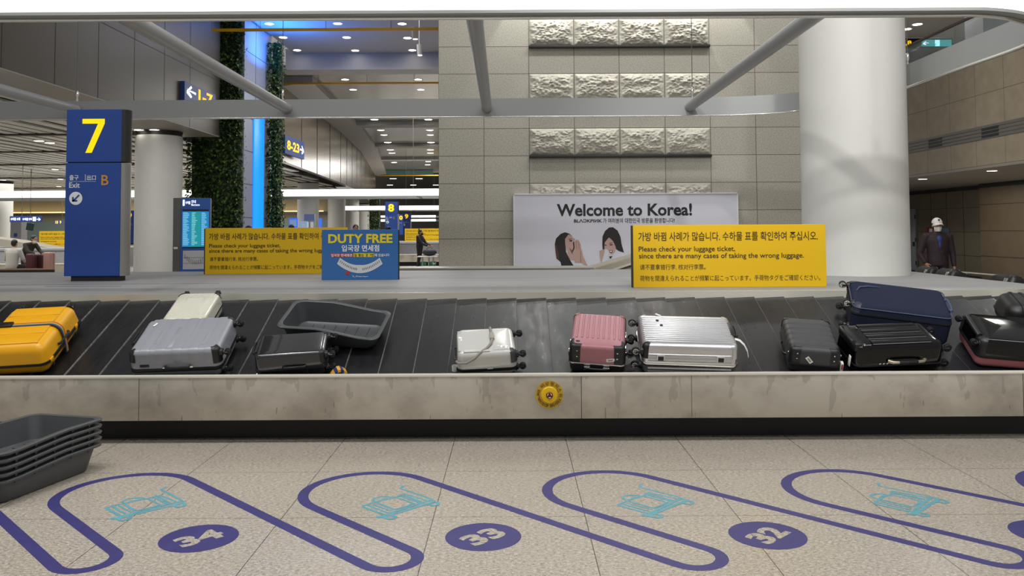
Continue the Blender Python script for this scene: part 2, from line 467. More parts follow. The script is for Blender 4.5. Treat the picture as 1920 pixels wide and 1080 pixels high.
car = thing('baggage_carousel', 'long steel baggage carousel with a sloping black slat belt around a grey platform', 'baggage carousel', (0, 6.45, 0))
def wallstrip(mb, off, z0, z1, thick=0.02):
    o_, i_ = rounded(off), rounded(off + thick)
    mb.loft([[Vector((a[0], a[1], z0)), Vector((a[0], a[1], z1)), Vector((b[0], b[1], z1)), Vector((b[0], b[1], z0))] for a, b in zip(o_, i_)], True, True, True)
# skirt panels
edges = [XL, -6.28, -2.875, 0.525, 3.92]
for a, b in zip(edges, edges[1:]):
    mb = MB(); mb.box((a + 0.002, 6.45, 0.180), (b - 0.002, 6.47, 0.515), 0.002); mb.build('skirt_panel', STEEL, car)
mb = MB()
pts = [(3.924, 6.45)] + rounded(0)[1:]
inn = [(3.924, 6.475)] + rounded(0.025)[1:]
mb.loft([[Vector((a[0], a[1], .180)), Vector((a[0], a[1], .515)), Vector((b[0], b[1], .515)), Vector((b[0], b[1], .180))] for a, b in zip(pts, inn)], True, True, True)
mb.build('skirt_panel', STEEL, car)
mb = MB(); wallstrip(mb, 0.19, 0.0, 0.30, 0.03); mb.build('plinth', BLACKP, car)
mb = MB(); wallstrip(mb, 0.006, 0.182, 0.45, 0.012)
for e in edges[1:]: mb.box((e - 0.004, 6.455, 0.182), (e + 0.004, 6.47, 0.514))
mb.box((1.37, 6.4492, 0.19), (1.373, 6.452, 0.512)); mb.build('joint_backing', JOINT, car)
# rounded lip
mb = MB()
for off, z in ((0.0, 0.0),):
    A, B = rounded(-0.006), rounded(0.026); rings = []
    for a, b in zip(A, B):
        d = Vector((b[0] - a[0], b[1] - a[1], 0)); p = Vector((a[0], a[1], 0)); z0, z1 = 0.503, 0.527
        rings.append([p + d * f + Vector((0, 0, zz)) for f, zz in ((0.08, z0), (0, z0 + .005), (0, z1 - .007), (0.10, z1), (0.75, z1), (1, z1 - .012), (1, z0))])
    mb.loft(rings, True, True, True)
mb.build('lip_rail', LIP, car)
# belt: overlapping plates, each rising to its right edge
BA = radians(23.75); BO = Vector((0, 6.5, 0.45))
def belt_pt(u, v, n=0.0): return Vector((u, BO.y + v * cos(BA) - n * sin(BA), BO.z + v * sin(BA) + n * cos(BA)))
def belt_any(s, v, n):
    """s runs along the belt: along the front to XR, then round the turn and down the right flank"""
    if s <= XR: return belt_pt(s, v, n)
    q = belt_pt(0, v, n); R0 = YC - q.y; arc = (s - XR) / 1.1
    if arc <= pi / 2: a = -pi / 2 + arc; return Vector((XR + R0 * cos(a), YC + R0 * sin(a), q.z))
    return Vector((XR + R0, YC + (arc - pi / 2) * 1.1, q.z))
mb = MB(); s0 = -9.3; PL = 0.2745; k = 0
while s0 < 8.6:
    if s0 > XR: PL = 0.215
    n0, n1 = 0.0, 0.012
    nv = 6
    sub = 3
    for i in range(sub):
        fa, fb = i / sub, (i + 1) / sub
        ra = [belt_any(s0 + PL * fa, -0.03 + 1.37 * j / nv, n0 + (n1 - n0) * fa) for j in range(nv + 1)]
        rb = [belt_any(s0 + PL * fb, -0.03 + 1.37 * j / nv, n0 + (n1 - n0) * fb) for j in range(nv + 1)]
        mb.mi = 0; mb.loft([ra, rb], False)
    mb.mi = 1
    mb.loft([[belt_any(s0 + PL, -0.03 + 1.37 * j / nv, 0.0120) for j in range(nv + 1)], [belt_any(s0 + PL + 0.003, -0.03 + 1.37 * j / nv, 0.0105) for j in range(nv + 1)],
             [belt_any(s0 + PL + 0.007, -0.03 + 1.37 * j / nv, -0.001) for j in range(nv + 1)]], False)
    s0 += PL; k += 1
mb.build('belt', [RUB, RUBEDGE], car, smooth=0)
# upper guard rail and the grey platform
mb = MB(); A, B = rounded(1.268), rounded(1.31)
mb.loft([[Vector((a[0], a[1], 0.985)), Vector((a[0], a[1], 1.052)), Vector((b[0], b[1], 1.056)), Vector((b[0], b[1], 0.985))] for a, b in zip(A, B)], True, True, True)
mb.build('guard_rail', RAILM, car)
def deck_material():
    m = bpy.data.materials.new('grey_platform_laminate'); m.use_nodes = True; t = NT(m); p = t.pos()
    c = t.ramp(t.noise(2.2, 3, 0.6, t.scale(p, 0.3, 2.2, 1)), [(0.3, lin('8f8f90')), (0.7, lin('a3a3a4'))])
    c = t.mix(0.3, c, t.ramp(t.noise(160, 2, 0.5, p), [(0.3, lin('808081')), (0.7, lin('b0b0b0'))]))
    t.ln(c, t.b.inputs['Base Color']); t.b.inputs['Roughness'].default_value = 0.6; return m
DECK = deck_material()
mb = MB(); P_ = rounded(1.30)
mb.prism(P_, 0.9, 1.058); mb.build('platform_deck', DECK, car, smooth=20)
# seams in the deck covering (thin inlaid strips)
mb = MB()
for (a, b) in (((-5.6, 9.0), (-3.2, 9.12)), ((-4.9, 8.75), (-4.1, 8.75))): mb.tube([Vector((*a, 1.058)), Vector((*b, 1.058))], 0.003, 6)
mb.build('deck_seam', JOINT, car)
# emergency stop
ey, ex = 6.449, at(1030, 740, 6.45).x; ez = at(1030, 740, 6.45).z
YELST = mat('yellow_switch_sticker', 'b79e22', 0.5); YELB = mat('yellow_switch_collar', 'e3b800', 0.4); REDINK = mat('red_brown_ink', '7c2a1c', 0.6)
mb = MB(); mb.cyl((ex, 6.45, ez), (ex, 6.4465, ez), 0.107, 48); es = mb.build('emergency_stop_switch', YELST, car); es['label'] = 'round yellow emergency stop switch'
Mf = Matrix(((1, 0, 0, ex), (0, 0, 1, 6.45), (0, -1, 0, ez), (0, 0, 0, 1)))
Mf = Matrix.Translation((ex, 6.4465, ez)) @ Matrix.Rotation(radians(90), 4, 'X')
mb = MB(); mb.lathe([(0.064, 0), (0.064, 0.012), (0.058, 0.018), (0.03, 0.02), (0.0, 0.02)], 40, Mf); mb.build('collar', YELB, es)
mb = MB(); mb.lathe([(0.026, 0.0195), (0.026, 0.028), (0.02, 0.034), (0.0, 0.036)], 28, Mf); mb.build('button', mat('dark_red_button', '5e1717', 0.35), es)
mb = MB()
for k in range(3):
    a0 = k * 2 * pi / 3
    pa = [Vector((0.016 * cos(a0 + i * .28), 0.016 * sin(a0 + i * .28), 0.0372)) for i in range(5)]
    mb.tube([Mf @ q for q in pa], 0.0028, 6)
mb.build('arrow_mark', mat('white_ink', 'e8e6e0', 0.6), es)
mb = MB()
def arc_text(mb, s, r, a0, a1, h, flip, bold):
    n = len(s)
    for i, ch in enumerate(s):
        if ch == ' ': continue
        a = radians(a0 + (a1 - a0) * i / max(1, n - 1))
        up = Vector((cos(a), sin(a))) * (-1 if flip else 1); rt = Vector((up.y, -up.x))
        c = Vector((r * cos(a), r * sin(a)))
        M = Mf @ Matrix(((rt.x, up.x, 0, c.x), (rt.y, up.y, 0, c.y), (0, 0, 1, 0.0012), (0, 0, 0, 1)))
        w = h * (0.95 if ord(ch) > 1000 else (0.35 if ch in 'itl' else 0.6))
        mb.text(ch, -w / 2, -h / 2, w / 2, h / 2, M, bold)
arc_text(mb, '비상정지스위치', 0.086, 128, -28, 0.030, False, 0.02)
arc_text(mb, 'Emergency', 0.086, 158, 228, 0.020, True, 0.02)
arc_text(mb, 'stop switch', 0.086, 236, 318, 0.022, True, 0.02)
mb.build('lettering', REDINK, es, smooth=0)
# ================================================================== OVAL LIGHT RING hung above the carousel
GREYM = mat('grey_perforated_metal', 'a4a7a7', 0.5, 0.25)
PIPE = mat('satin_grey_pipe', 'a3a4a6', 0.38, 0.35)
GLOW = mat('glowing_light_band', 'ffffff', 0.5, emit='fffdf8', es=1.6)
RODM = mat('polished_chrome_rod', 'f4f4f2', 0.14, 0.85)
WIREM = mat('thin_steel_wire', '6a6863', 0.4, 0.7)
def _catmull(P, n=7):
    out = []
    for i in range(len(P) - 1):
        a, b, c, d = P[max(i - 1, 0)], P[i], P[i + 1], P[min(i + 2, len(P) - 1)]
        for k in range(n):
            t = k / n
            out.append(tuple(0.5 * (2 * b[q] + (c[q] - a[q]) * t + (2 * a[q] - 5 * b[q] + 4 * c[q] - d[q]) * t * t + (3 * b[q] - a[q] - 3 * c[q] + d[q]) * t ** 3) for q in (0, 1)))
    return out + [P[-1]]
# inner face of the ring in plan, counter-clockwise from the front run, round the column, along the back and round the far left end
KR = 1.12
RP = _catmull([(x * KR, y * KR) for x, y in [(-7.6, 6.16), (-4, 6.16), (0, 6.16), (2.9, 6.16), (3.55, 6.18), (4.0, 6.42), (4.32, 6.75), (4.45, 7.25), (4.45, 8.2), (4.46, 9.2), (4.45, 9.6), (4.40, 10.05), (4.22, 10.65), (3.82, 11.27), (3.3, 11.52), (2.6, 11.62),
               (0, 11.62), (-4, 11.62), (-7.6, 11.62), (-8.6, 11.0), (-9.1, 10.2), (-9.2, 8.8), (-9.1, 7.4), (-8.6, 6.6), (-7.6, 6.16)]])[:-1]
def ring_path(off):
    """plan of the ring, off metres inside its outer face (the inner face is at 0.13)"""
    n = len(RP); out = []
    for i, p in enumerate(RP):
        a, b = RP[i - 1], RP[(i + 1) % n]; t = Vector((b[0] - a[0], b[1] - a[1])).normalized(); d = 0.13 - off
        out.append(Vector((p[0] + t.y * d, p[1] - t.x * d, 0)))
    return out
ZB, ZT = 3.393, 3.684
ring = thing('light_ring', 'oval grey light ring with glowing outer band hanging over the carousel', 'ceiling light', (0, 9.8, ZB))
def ring_strip(mb, o0, o1, z0, z1):
    A, B = ring_path(o0), ring_path(o1); A.append(A[0]); B.append(B[0])
    mb.loft([[a + Vector((0, 0, z0)), a + Vector((0, 0, z1)), b + Vector((0, 0, z1)), b + Vector((0, 0, z0))] for a, b in zip(A, B)])
mb = MB(); ring_strip(mb, 0.10, 0.13, ZB + 0.012, ZT); mb.build('inner_band', GREYM, ring)
mb = MB(); ring_strip(mb, 0.0, 0.025, ZB + 0.045, ZT - 0.01); mb.build('light_band', GLOW, ring)
mb = MB(); ring_strip(mb, 0.0, 0.12, ZB + 0.018, ZB + 0.044); ring_strip(mb, 0.01, 0.12, ZT - 0.009, ZT + 0.004); mb.build('housing', GREYM, ring)
mb = MB(); p_ = [q + Vector((0, 0, ZB + 0.006)) for q in ring_path(0.115)]; mb.tube(p_, 0.017, 12, closed=True); mb.build('edge_rod', RODM, ring)
ZP = 1.64 + (3.335 - 1.64) * KR
for xa, xb in ((-6.12, -6.12), (-3.15, -3.05), (-0.345, -0.29), (2.50, 2.42)):
    mb = MB(); mb.tube([(xb * KR, 6.15 * KR, ZP), (xa * KR, 11.615 * KR, ZP)], 0.078, 20); cp = mb.build('cross_pipe', PIPE, ring)
    mb = MB(); mb.lathe([(0.082, 0), (0.082, 0.03), (0.07, 0.035)], 20, Matrix.Translation((xa * KR, 11.618 * KR, ZP)) @ Matrix.Rotation(radians(90), 4, 'X')); mb.build('collar', PIPE, cp)
for x, y in [(a_ * KR, b_ * KR) for a_, b_ in ((at(145, 170, 11.68).x, 11.68), (at(530, 170, 11.68).x, 11.68), (at(1298, 170, 11.68).x, 11.68), (4.52, 9.42), (3.2, 6.10), (4.51, 7.35), (-0.33, 6.10), (at(905, 40, 11.68).x, 11.68), (-3.1, 6.10))]:
    mb = MB(); mb.cyl((x, y, ZT + 0.15), (x, y, 8.9), 0.006, 6); w = mb.build('suspension_wire', WIREM, ring)
    mb = MB(); mb.lathe([(0.012, -0.01), (0.02, 0.02), (0.010, 0.06), (0.022, 0.09), (0.022, 0.15), (0.008, 0.17)], 12, Matrix.Translation((x, y, ZT))); mb.build('wire_fitting', RODM, w)
# ================================================================== LUGGAGE
def belt_frame(u, v, rot):
    """frame lying on the sloping belt: x along the belt, y up the slope, z away from it, turned rot degrees"""
    n = Vector((0, -sin(BA), cos(BA))); x = Vector((1, 0, 0)); y = n.cross(x)
    p = belt_pt(u, v, 0.016)
    M = Matrix(((x.x, y.x, n.x, p.x), (x.y, y.y, n.y, p.y), (x.z, y.z, n.z, p.z), (0, 0, 0, 1)))
    return M @ Matrix.Rotation(radians(rot), 4, 'Z')
def rrect(L, Wd, r, n=6, m=8):
    r = max(0.004, min(r, L / 2 - 0.002, Wd / 2 - 0.002)); pts = []
    for cx, cy, a0 in ((1, -1, -90), (1, 1, 0), (-1, 1, 90), (-1, -1, 180)):
        X, Y = cx * (L / 2 - r), cy * (Wd / 2 - r)
        for i in range(n + 1): a = radians(a0 + 90 * i / n); pts.append((X + r * cos(a), Y + r * sin(a)))
        if a0 in (-90, 90):
            y0, y1 = (-(Wd / 2 - r), (Wd / 2 - r)) if a0 == -90 else ((Wd / 2 - r), -(Wd / 2 - r))
            k = len(pts)
    out = []
    for i, p in enumerate(pts):
        out.append(p); q = pts[(i + 1) % len(pts)]
        if (i + 1) % (n + 1) == 0:
            for j in range(1, m): out.append((p[0] + (q[0] - p[0]) * j / m, p[1] + (q[1] - p[1]) * j / m))
    return out
def shell_rings(L, Wd, r, z0, z1, re, grow=0.0, bulge=0.0, draft=0.0):
    """rings from the open rim z0 to the closed face z1 (either may be higher)"""
    s = 1 if z1 > z0 else -1; R = []
    def ring(i, z): R.append([Vector((x, y, z)) for x, y in rrect(L - 2 * i + 2 * grow, Wd - 2 * i + 2 * grow, r - i * 0.6)])
    h = abs(z1 - z0) - re
    for k in range(4): ring(draft * k / 3, z0 + s * h * k / 3)
    for k in range(1, 7): a = pi / 2 * k / 6; ring(draft + re * (1 - cos(a)), z0 + s * (h + re * sin(a) + grow))
    mn = min(L, Wd) / 2
    for f in (0.35, 0.7): ring(draft + re + (mn - re - draft) * f, z1 + s * (grow + bulge * f))
    return R
def add_shell(mb, *a, keep=None, **k):
    R = shell_rings(*a, **k); t = MB(); t.loft(R, True, False, True)
    if keep:
        d = [f for f in t.bm.faces if not keep(f.calc_center_median())]
        bmesh.ops.delete(t.bm, geom=d, context='FACES')
    mb.add(t.bm)
def rib(mb, axis, pos, L, Wd, T, re, w, h, z0, frac=None, wrap=True):
    """raised rib across the top face; frac = (a, b) part of the face it spans, else it runs down both sides"""
    half = (Wd if axis == 'y' else L) / 2; pts = []
    if frac:
        a, b = frac
        pts = [(half * (2 * a - 1), T, 0, 1), (half * (2 * a - 1) + 0.008, T, 0, 1), (half * (2 * b - 1) - 0.008, T, 0, 1), (half * (2 * b - 1), T, 0, 1)]
        hs = [-0.004, h, h, -0.004]
    else:
        pts.append((-half, z0, -1, 0)); pts.append((-half, z0 + 0.01, -1, 0))
        for k in range(7): a = pi / 2 * k / 6; pts.append((-half + re * (1 - cos(a)), T - re + re * sin(a), -cos(a), sin(a)))
        for k in range(6, -1, -1): a = pi / 2 * k / 6; pts.append((half - re * (1 - cos(a)), T - re + re * sin(a), cos(a), sin(a)))
        pts.append((half, z0 + 0.01, 1, 0)); pts.append((half, z0, 1, 0))
        hs = [-0.004] + [h] * (len(pts) - 2) + [-0.004]
    rings = []
    for (y, z, ny, nz), hh in zip(pts, hs):
        sec = []
        for dx, d in ((-w / 2, -0.004), (-w / 2, hh * 0.4), (-w * 0.33, hh), (w * 0.33, hh), (w / 2, hh * 0.4), (w / 2, -0.004)):
            q = (y + ny * d, z + nz * d)
            sec.append(Vector((pos + dx, q[0], q[1])) if axis == 'y' else Vector((q[0], pos + dx, q[1])))
        rings.append(sec)
    mb.loft(rings, True, True, True)
BLK = mat('black_plastic_fitting', '17171a', 0.4)
TYRE = mat('black_wheel_tyre', '121214', 0.55)
ZIP = mat('black_zip_band', '0f0f11', 0.6)
CHROME = mat('bright_chrome', 'd8d8d6', 0.16, 1.0)
WHITEP = mat('white_paper_tag', 'ebeae5', 0.7)
INK = mat('dark_print', '23232b', 0.6)
HUBW = mat('pale_wheel_hub', 'd6d6d2', 0.4)
HUBD = mat('dark_wheel_hub', '3a3a3d', 0.4)
def wheel(root, px, py, pz, out, ry, hub, r=0.026, two=True):
    """spinner wheel standing out of the wheel end; out = +1/-1 along local x (or 'y+'), ry: which long side it is near"""
    ax = Vector((1, 0, 0)) if out in (1, -1) else Vector((0, 1, 0)); sg = out if out in (1, -1) else (1 if out == 'y+' else -1)
    d = ax * sg; side = Vector((0, 1, 0)) if out in (1, -1) else Vector((1, 0, 0))
    base = Vector((px, py, pz)); c = base + d * 0.046
    mb = MB(); mb.tube([base - d * 0.01, base + d * 0.012], [0.033, 0.026], 14)
    for s in (-1, 1): mb.tube([base + side * s * 0.006 + d * 0.008, c - side * -s * 0.018 + d * 0.004], [0.012, 0.010], 8)
    o = mb.build('wheel_fork', BLK, root, local=True)
    fc = side * -1 if out in (1, -1) else side * (1)
    for s in ((-1, 1) if two else (1,)):
        a = c + side * (s * 0.009 - 0.006); b = c + side * (s * 0.009 + 0.006)
        mb = MB(); mb.tube([a, a + side * 0.002, b - side * 0.002, b], [r - 0.003, r, r, r - 0.003], 24); w = mb.build('wheel', TYRE, o, local=True)
        mb = MB(); q = (a if s == -1 else b); e = side * (-1 if s == -1 else 1); mb.cyl(q - e * 0.004, q + e * 0.002, r * 0.22, 14)
        for k in range(6):
            t1 = Matrix.Rotation(k * pi / 3, 3, side) @ d; mb.tube([q + e * 0.001 + t1 * r * 0.15, q + e * 0.001 + t1 * r * 0.72], r * 0.09, 6)
        n = 24; tt = [Matrix.Rotation(2 * pi * k / n, 3, side) @ d * (r * 0.74) + q + e * 0.001 for k in range(n)]; mb.tube(tt, r * 0.07, 6, closed=True)
        mb.build('hub', hub, w, local=True)
def grab(root, P, along, out, length, depth, m=None, r=0.009):
    """arched grab handle at P, lying along one axis and standing off along another"""
    P, along, out = Vector(P), Vector(along), Vector(out); pts = []
    for f, d in ((-0.5, 0), (-0.46, 0.75), (-0.34, 1), (0, 1.08), (0.34, 1), (0.46, 0.75), (0.5, 0)): pts.append(P + along * length * f + out * depth * d)
    mb = MB(); mb.tube(pts, [r * 1.5, r * 1.25, r, r, r, r * 1.25, r * 1.5], 10)
    return mb.build('grab_handle', m or BLK, root, local=True)
def sticker(root, M, w, h, name='paper_label', bars=True):
    mb = MB(); mb.box((-w / 2, -h / 2, 0.0), (w / 2, h / 2, 0.0012), M=M)
    o = mb.build(name, WHITEP, root, smooth=0, local=True); o['label'] = 'white paper label'
    if bars:
        mb = MB()
        for k in range(9): x = -w * 0.27 + k * w * 0.065; mb.box((x, -h * 0.22, 0.0012), (x + w * (0.028 if k % 3 else 0.045), h * 0.22, 0.0017), M=M)
        mb.build('print', INK, o, smooth=0, local=True)
    return o
def onface(x, y, z, nx, ny, nz, turn=0):
    n = Vector((nx, ny, nz)).normalized(); a = Vector((0, 0, 1)) if abs(n.z) < 0.9 else Vector((0, 1, 0))
    xx = a.cross(n).normalized(); yy = n.cross(xx)
    M = Matrix(((xx.x, yy.x, n.x, x), (xx.y, yy.y, n.y, y), (xx.z, yy.z, n.z, z), (0, 0, 0, 1)))
    return M @ Matrix.Rotation(radians(turn), 4, 'Z')
def case(label, u, v, rot, L, Wd, T, shell_m, low_m=None, band_m=None, r=0.05, re=0.035, split=0.42, band=0.012, ribs=(), bulge=0.004, draft=0.006, name='suitcase', group='suitcases on the carousel belt', M=None):
    t = thing(name, label, 'suitcase', M if M is not None else belt_frame(u, v, rot), group)
    zs = T * split
    mb = MB(); add_shell(mb, L, Wd, r, zs + band / 2, T, re, bulge=bulge, draft=draft)
    for rb in ribs: rib(mb, rb[0], rb[1], L - 2 * draft, Wd - 2 * draft, T + (0 if len(rb) < 6 else 0), re, rb[2], rb[3], zs + 0.03, rb[4] if len(rb) > 4 else None)
    mb.build('upper_shell', shell_m, t, local=True, smooth=40)
    mb = MB(); add_shell(mb, L, Wd, r, zs - band / 2, 0.0, re, bulge=0, draft=draft); mb.build('lower_shell', low_m or shell_m, t, local=True, smooth=40)
    mb = MB(); g = 0.003
    R = [[Vector((x, y, z)) for x, y in rrect(L + 2 * e, Wd + 2 * e, r)] for e, z in ((-0.012, zs - band / 2 - .001), (g, zs - band / 2 - .001), (g + .002, zs), (g, zs + band / 2 + .001), (-0.012, zs + band / 2 + .001))]
    mb.loft(R); mb.build('zip_band', band_m or ZIP, t, local=True)
    return t
def guards(t, L, Wd, T, r, re, split, m, c, corners, rivet=None, zlow=0.0, draft=0.006):
    for sx, sy in corners:
        mb = MB(); add_shell(mb, L, Wd, r, T * split + 0.012 + zlow, T, re, grow=0.0035, bulge=0, draft=draft, keep=lambda p: p.x * sx > L / 2 - c and p.y * sy > Wd / 2 - c and T * split + 0.01 < p.z < T + 0.003)
        if rivet:
            pass
        g = mb.build('corner_guard', m, t, local=True, smooth=45)
        if rivet:
            mb = MB()
            for q, nn in (((sx * (L / 2 - c * 0.72), sy * (Wd / 2 - draft * .5), T * 0.82), (0, sy, 0)), ((sx * (L / 2 - c * 0.72), sy * (Wd / 2), T * 0.62), (0, sy, 0)), ((sx * (L / 2), sy * (Wd / 2 - c * 0.7), T * 0.72), (sx, 0, 0))):
                mb.lathe([(0.006, 0.0), (0.006, 0.003), (0.0, 0.005)], 10, onface(q[0] + nn[0] * .003, q[1] + nn[1] * .003, q[2], *nn))
            mb.build('rivet', rivet, g, local=True)
def foot(mb, P, n):  mb.lathe([(0.018, 0), (0.018, 0.006), (0.012, 0.009), (0, 0.009)], 12, onface(*P, *n))

# --- 1 yellow case with the rainbow strap (cut by the left edge of the photo)
YEL = mat('yellow_polycarbonate', 'e8a80c', 0.38, noise=(3, 0.04))
L, Wd, T = 0.54, 0.71, 0.265
t = case('large yellow hard suitcase with a rainbow strap at the left edge', -3.935, 0.418, 6, L, Wd, T, YEL, r=0.07, re=0.075, split=0.40, band=0.020, draft=0.012,
         ribs=[('x', yy, 0.13, 0.010, (0.11, 0.89)) for yy in (-0.22, -0.07, 0.08, 0.225)])
mb = MB(); z0 = T * 0.40
mb.box((L / 2 - 0.004, -0.25, z0 - 0.016), (L / 2 + 0.006, 0.22, z0 + 0.014), 0.003); mb.build('zip_flap', ZIP, t, local=True)
mb = MB()
for yy in (-0.28, 0.225): mb = MB(); mb.box((L / 2 - 0.004, yy - 0.02, z0 - 0.013), (L / 2 + 0.008, yy + 0.035, z0 + 0.013), 0.003); mb.build('zip_end', YEL, t, local=True)
mb = MB()
for yy in (-0.26, 0.20): mb = MB(); foot(mb, (L / 2 - 0.002, yy, 0.055), (1, 0, 0)); mb.build('side_foot', BLK, t, local=True)
wheel(t, L / 2 - 0.07, Wd / 2 - 0.005, T - 0.05, 'y+', 1, HUBD); wheel(t, L / 2 - 0.05, Wd / 2 - 0.005, 0.055, 'y+', 1, HUBD)
wheel(t, -L / 2 + 0.07, Wd / 2 - 0.005, T - 0.05, 'y+', 1, HUBD)
grab(t, (L / 2, -0.02, T * 0.56), (0, 1, 0), (1, 0, 0), 0.20, 0.012, r=0.008)
# strap round the girth: coloured bands in one webbing
STRC = [mat('strap_red', 'b23325', 0.7), mat('strap_orange', 'c9772f', 0.7), mat('strap_yellow', 'b9a94d', 0.7), mat('strap_green', '4d7f63', 0.7), mat('strap_blue', '2a3f7d', 0.7), mat('strap_violet', '232753', 0.7)]
mb = MB(); w = 0.052; yc = -0.005
prof = []
hx, hz = L / 2 + 0.004, T + 0.013
for a in range(7): q = pi / 2 * a / 6; prof.append((hx - 0.085 + 0.085 * cos(q) - 0.0, hz - 0.085 + 0.085 * sin(q)))
prof = [(hx, 0.01), (hx + 0.004, 0.10)] + [(x, z) for x, z in prof] + [(-x, z) for x, z in prof[::-1]] + [(-hx - 0.004, 0.10), (-hx, 0.01)]
for k in range(6):
    mb.mi = k; y1 = yc + w / 2 - w * k / 6; y0 = yc + w / 2 - w * (k + 1) / 6
    R = [[Vector((x, y0, z)), Vector((x, y1, z)), Vector((x * 0.99, y1, z - 0.003)), Vector((x * 0.99, y0, z - 0.003))] for x, z in prof]
    mb.loft(R, True, True, True)
st_ = mb.build('luggage_strap', STRC, t, local=True); st_['label'] = 'rainbow striped webbing strap'
mb = MB(); mb.box((-0.20, yc - 0.032, T + 0.010), (-0.10, yc + 0.034, T + 0.030), 0.006); mb.box((-0.22, yc - 0.02, T + 0.012), (-0.19, yc + 0.02, T + 0.026), 0.005); mb.build('buckle', BLK, st_, local=True)

# --- 2 big silver grey case
SGR = mat('silver_grey_polycarbonate', '9598a0', 0.36, 0.1, noise=(4, 0.03))
L, Wd, T = 0.70, 0.535, 0.25
zs = 0.34
t = case('large silver grey hard suitcase lying in front of the white one', -2.63, 0.312, 3.5, L, Wd, T, SGR, r=0.06, re=0.04, split=zs, band=0.03,
         ribs=[('y', xx, 0.075, 0.0035) for xx in (-0.225, -0.105, 0.02, 0.145, 0.265)] + [('y', -0.165, 0.03, 0.004, (0.2, 0.6)), ('y', -0.045, 0.035, 0.0035, (0.1, 0.7)), ('y', 0.085, 0.03, 0.0035, (0.35, 0.95)), ('y', 0.205, 0.03, 0.0035, (0.12, 0.5))])
for x, y, z in ((L / 2, Wd / 2 - 0.06, T - 0.05), (L / 2, -Wd / 2 + 0.055, T - 0.055), (L / 2, Wd / 2 - 0.05, 0.05), (L / 2, -Wd / 2 + 0.05, 0.05)): wheel(t, x, y, z, 1, 1, HUBD)
mb = MB()
guards(t, L, Wd, T, 0.06, 0.04, zs, BLK, 0.075, [(1, -1)], zlow=0.03); guards(t, L, Wd, T, 0.06, 0.04, zs, BLK, 0.052, [(-1, -1), (1, 1), (-1, 1)], zlow=0.06)
mb = MB(); mb.box((-L / 2 - 0.003, -0.12, T - 0.10), (-L / 2 + 0.016, 0.10, T + 0.004), 0.012); mb.build('handle_recess', BLK, t, local=True)
grab(t, (-L / 2 + 0.008, -0.01, T - 0.03), (0, 1, 0), (-0.8, 0, 0.6), 0.20, 0.032)
grab(t, (0.02, -Wd / 2 + 0.002, T * zs + 0.028), (1, 0, 0), (0, -1, 0.25), 0.19, 0.022, r=0.008)
mb = MB()
for x in (-0.075, 0.115): mb = MB(); mb.box((x - 0.02, -Wd / 2 - 0.016, T * zs + 0.022), (x + 0.025, -Wd / 2 - 0.002, T * zs + 0.036), 0.003); mb.build('handle_mount', CHROME, t, local=True)
mb = MB(); mb.box((-0.265, -Wd / 2 - 0.006, T * zs + 0.03), (-0.195, -Wd / 2 + 0.01, T * zs + 0.052), 0.005); mb.build('zip_lock', BLK, t, local=True)
sticker(t, onface(-0.26, 0.14, T + 0.006, 0, 0, 1, 70), 0.05, 0.018, bars=False)

# --- 3 small cream case behind it
CRM = mat('cream_gloss_shell', 'd2d1c1', 0.14, coat=0.6, bump=None)
L, Wd, T = 0.375, 0.49, 0.20
t = case('small cream glossy suitcase with fine ribs leaning up behind the grey one', -2.765, 0.862, 2, L, Wd, T, CRM, r=0.05, re=0.035, split=0.42,
         ribs=[('y', -0.15 + 0.0115 * k, 0.0085, 0.0022, (0.10, 0.93)) for k in range(27)])
for x, y, z in ((L / 2 - 0.05, Wd / 2 - 0.004, T - 0.04), (L / 2 - 0.05, Wd / 2 - 0.004, 0.04), (-L / 2 + 0.05, Wd / 2 - 0.004, T - 0.04)): wheel(t, x, y, z, 'y+', 1, HUBD, 0.024)
guards(t, L, Wd, T, 0.05, 0.035, 0.42, BLK, 0.055, [(-1, 1), (1, 1)], zlow=0.05)

# --- 4 dark grey glossy case
DGR = mat('dark_grey_gloss_shell', '2c2c30', 0.16, 0.2, coat=0.7)
L, Wd, T = 0.55, 0.345, 0.206
t = case('dark grey glossy suitcase lying in front of the empty grey tub', -1.745, 0.228, 6.5, L, Wd, T, DGR, r=0.05, re=0.032, split=0.36, ribs=[('x', 0.0, 0.27, 0.004, (0.06, 0.95))])
for x, y, z in ((L / 2, Wd / 2 - 0.045, T - 0.04), (L / 2, -Wd / 2 + 0.045, T - 0.045), (L / 2, Wd / 2 - 0.045, 0.045), (L / 2, -Wd / 2 + 0.045, 0.045)): wheel(t, x, y, z, 1, 1, HUBD, 0.024)
guards(t, L, Wd, T, 0.05, 0.032, 0.36, BLK, 0.05, [(1, -1), (1, 1)], zlow=0.03)
mb = MB(); mb.box((-L / 2 - 0.002, -0.10, T - 0.085), (-L / 2 + 0.02, 0.09, T + 0.002), 0.010); mb.build('handle_recess', BLK, t, local=True)
grab(t, (-L / 2 + 0.006, -0.005, T - 0.03), (0, 1, 0), (-0.8, 0, 0.5), 0.16, 0.028)
grab(t, (0.03, -Wd / 2 + 0.002, T * 0.36 + 0.022), (1, 0, 0), (0, -1, 0.2), 0.17, 0.016, r=0.008)
mb = MB(); mb.box((-L / 2 + 0.012, -Wd / 2 + 0.0, 0.02), (-L / 2 + 0.022, -Wd / 2 - 0.02, 0.06), 0.002); mb.build('luggage_tag', WHITEP, t, local=True)
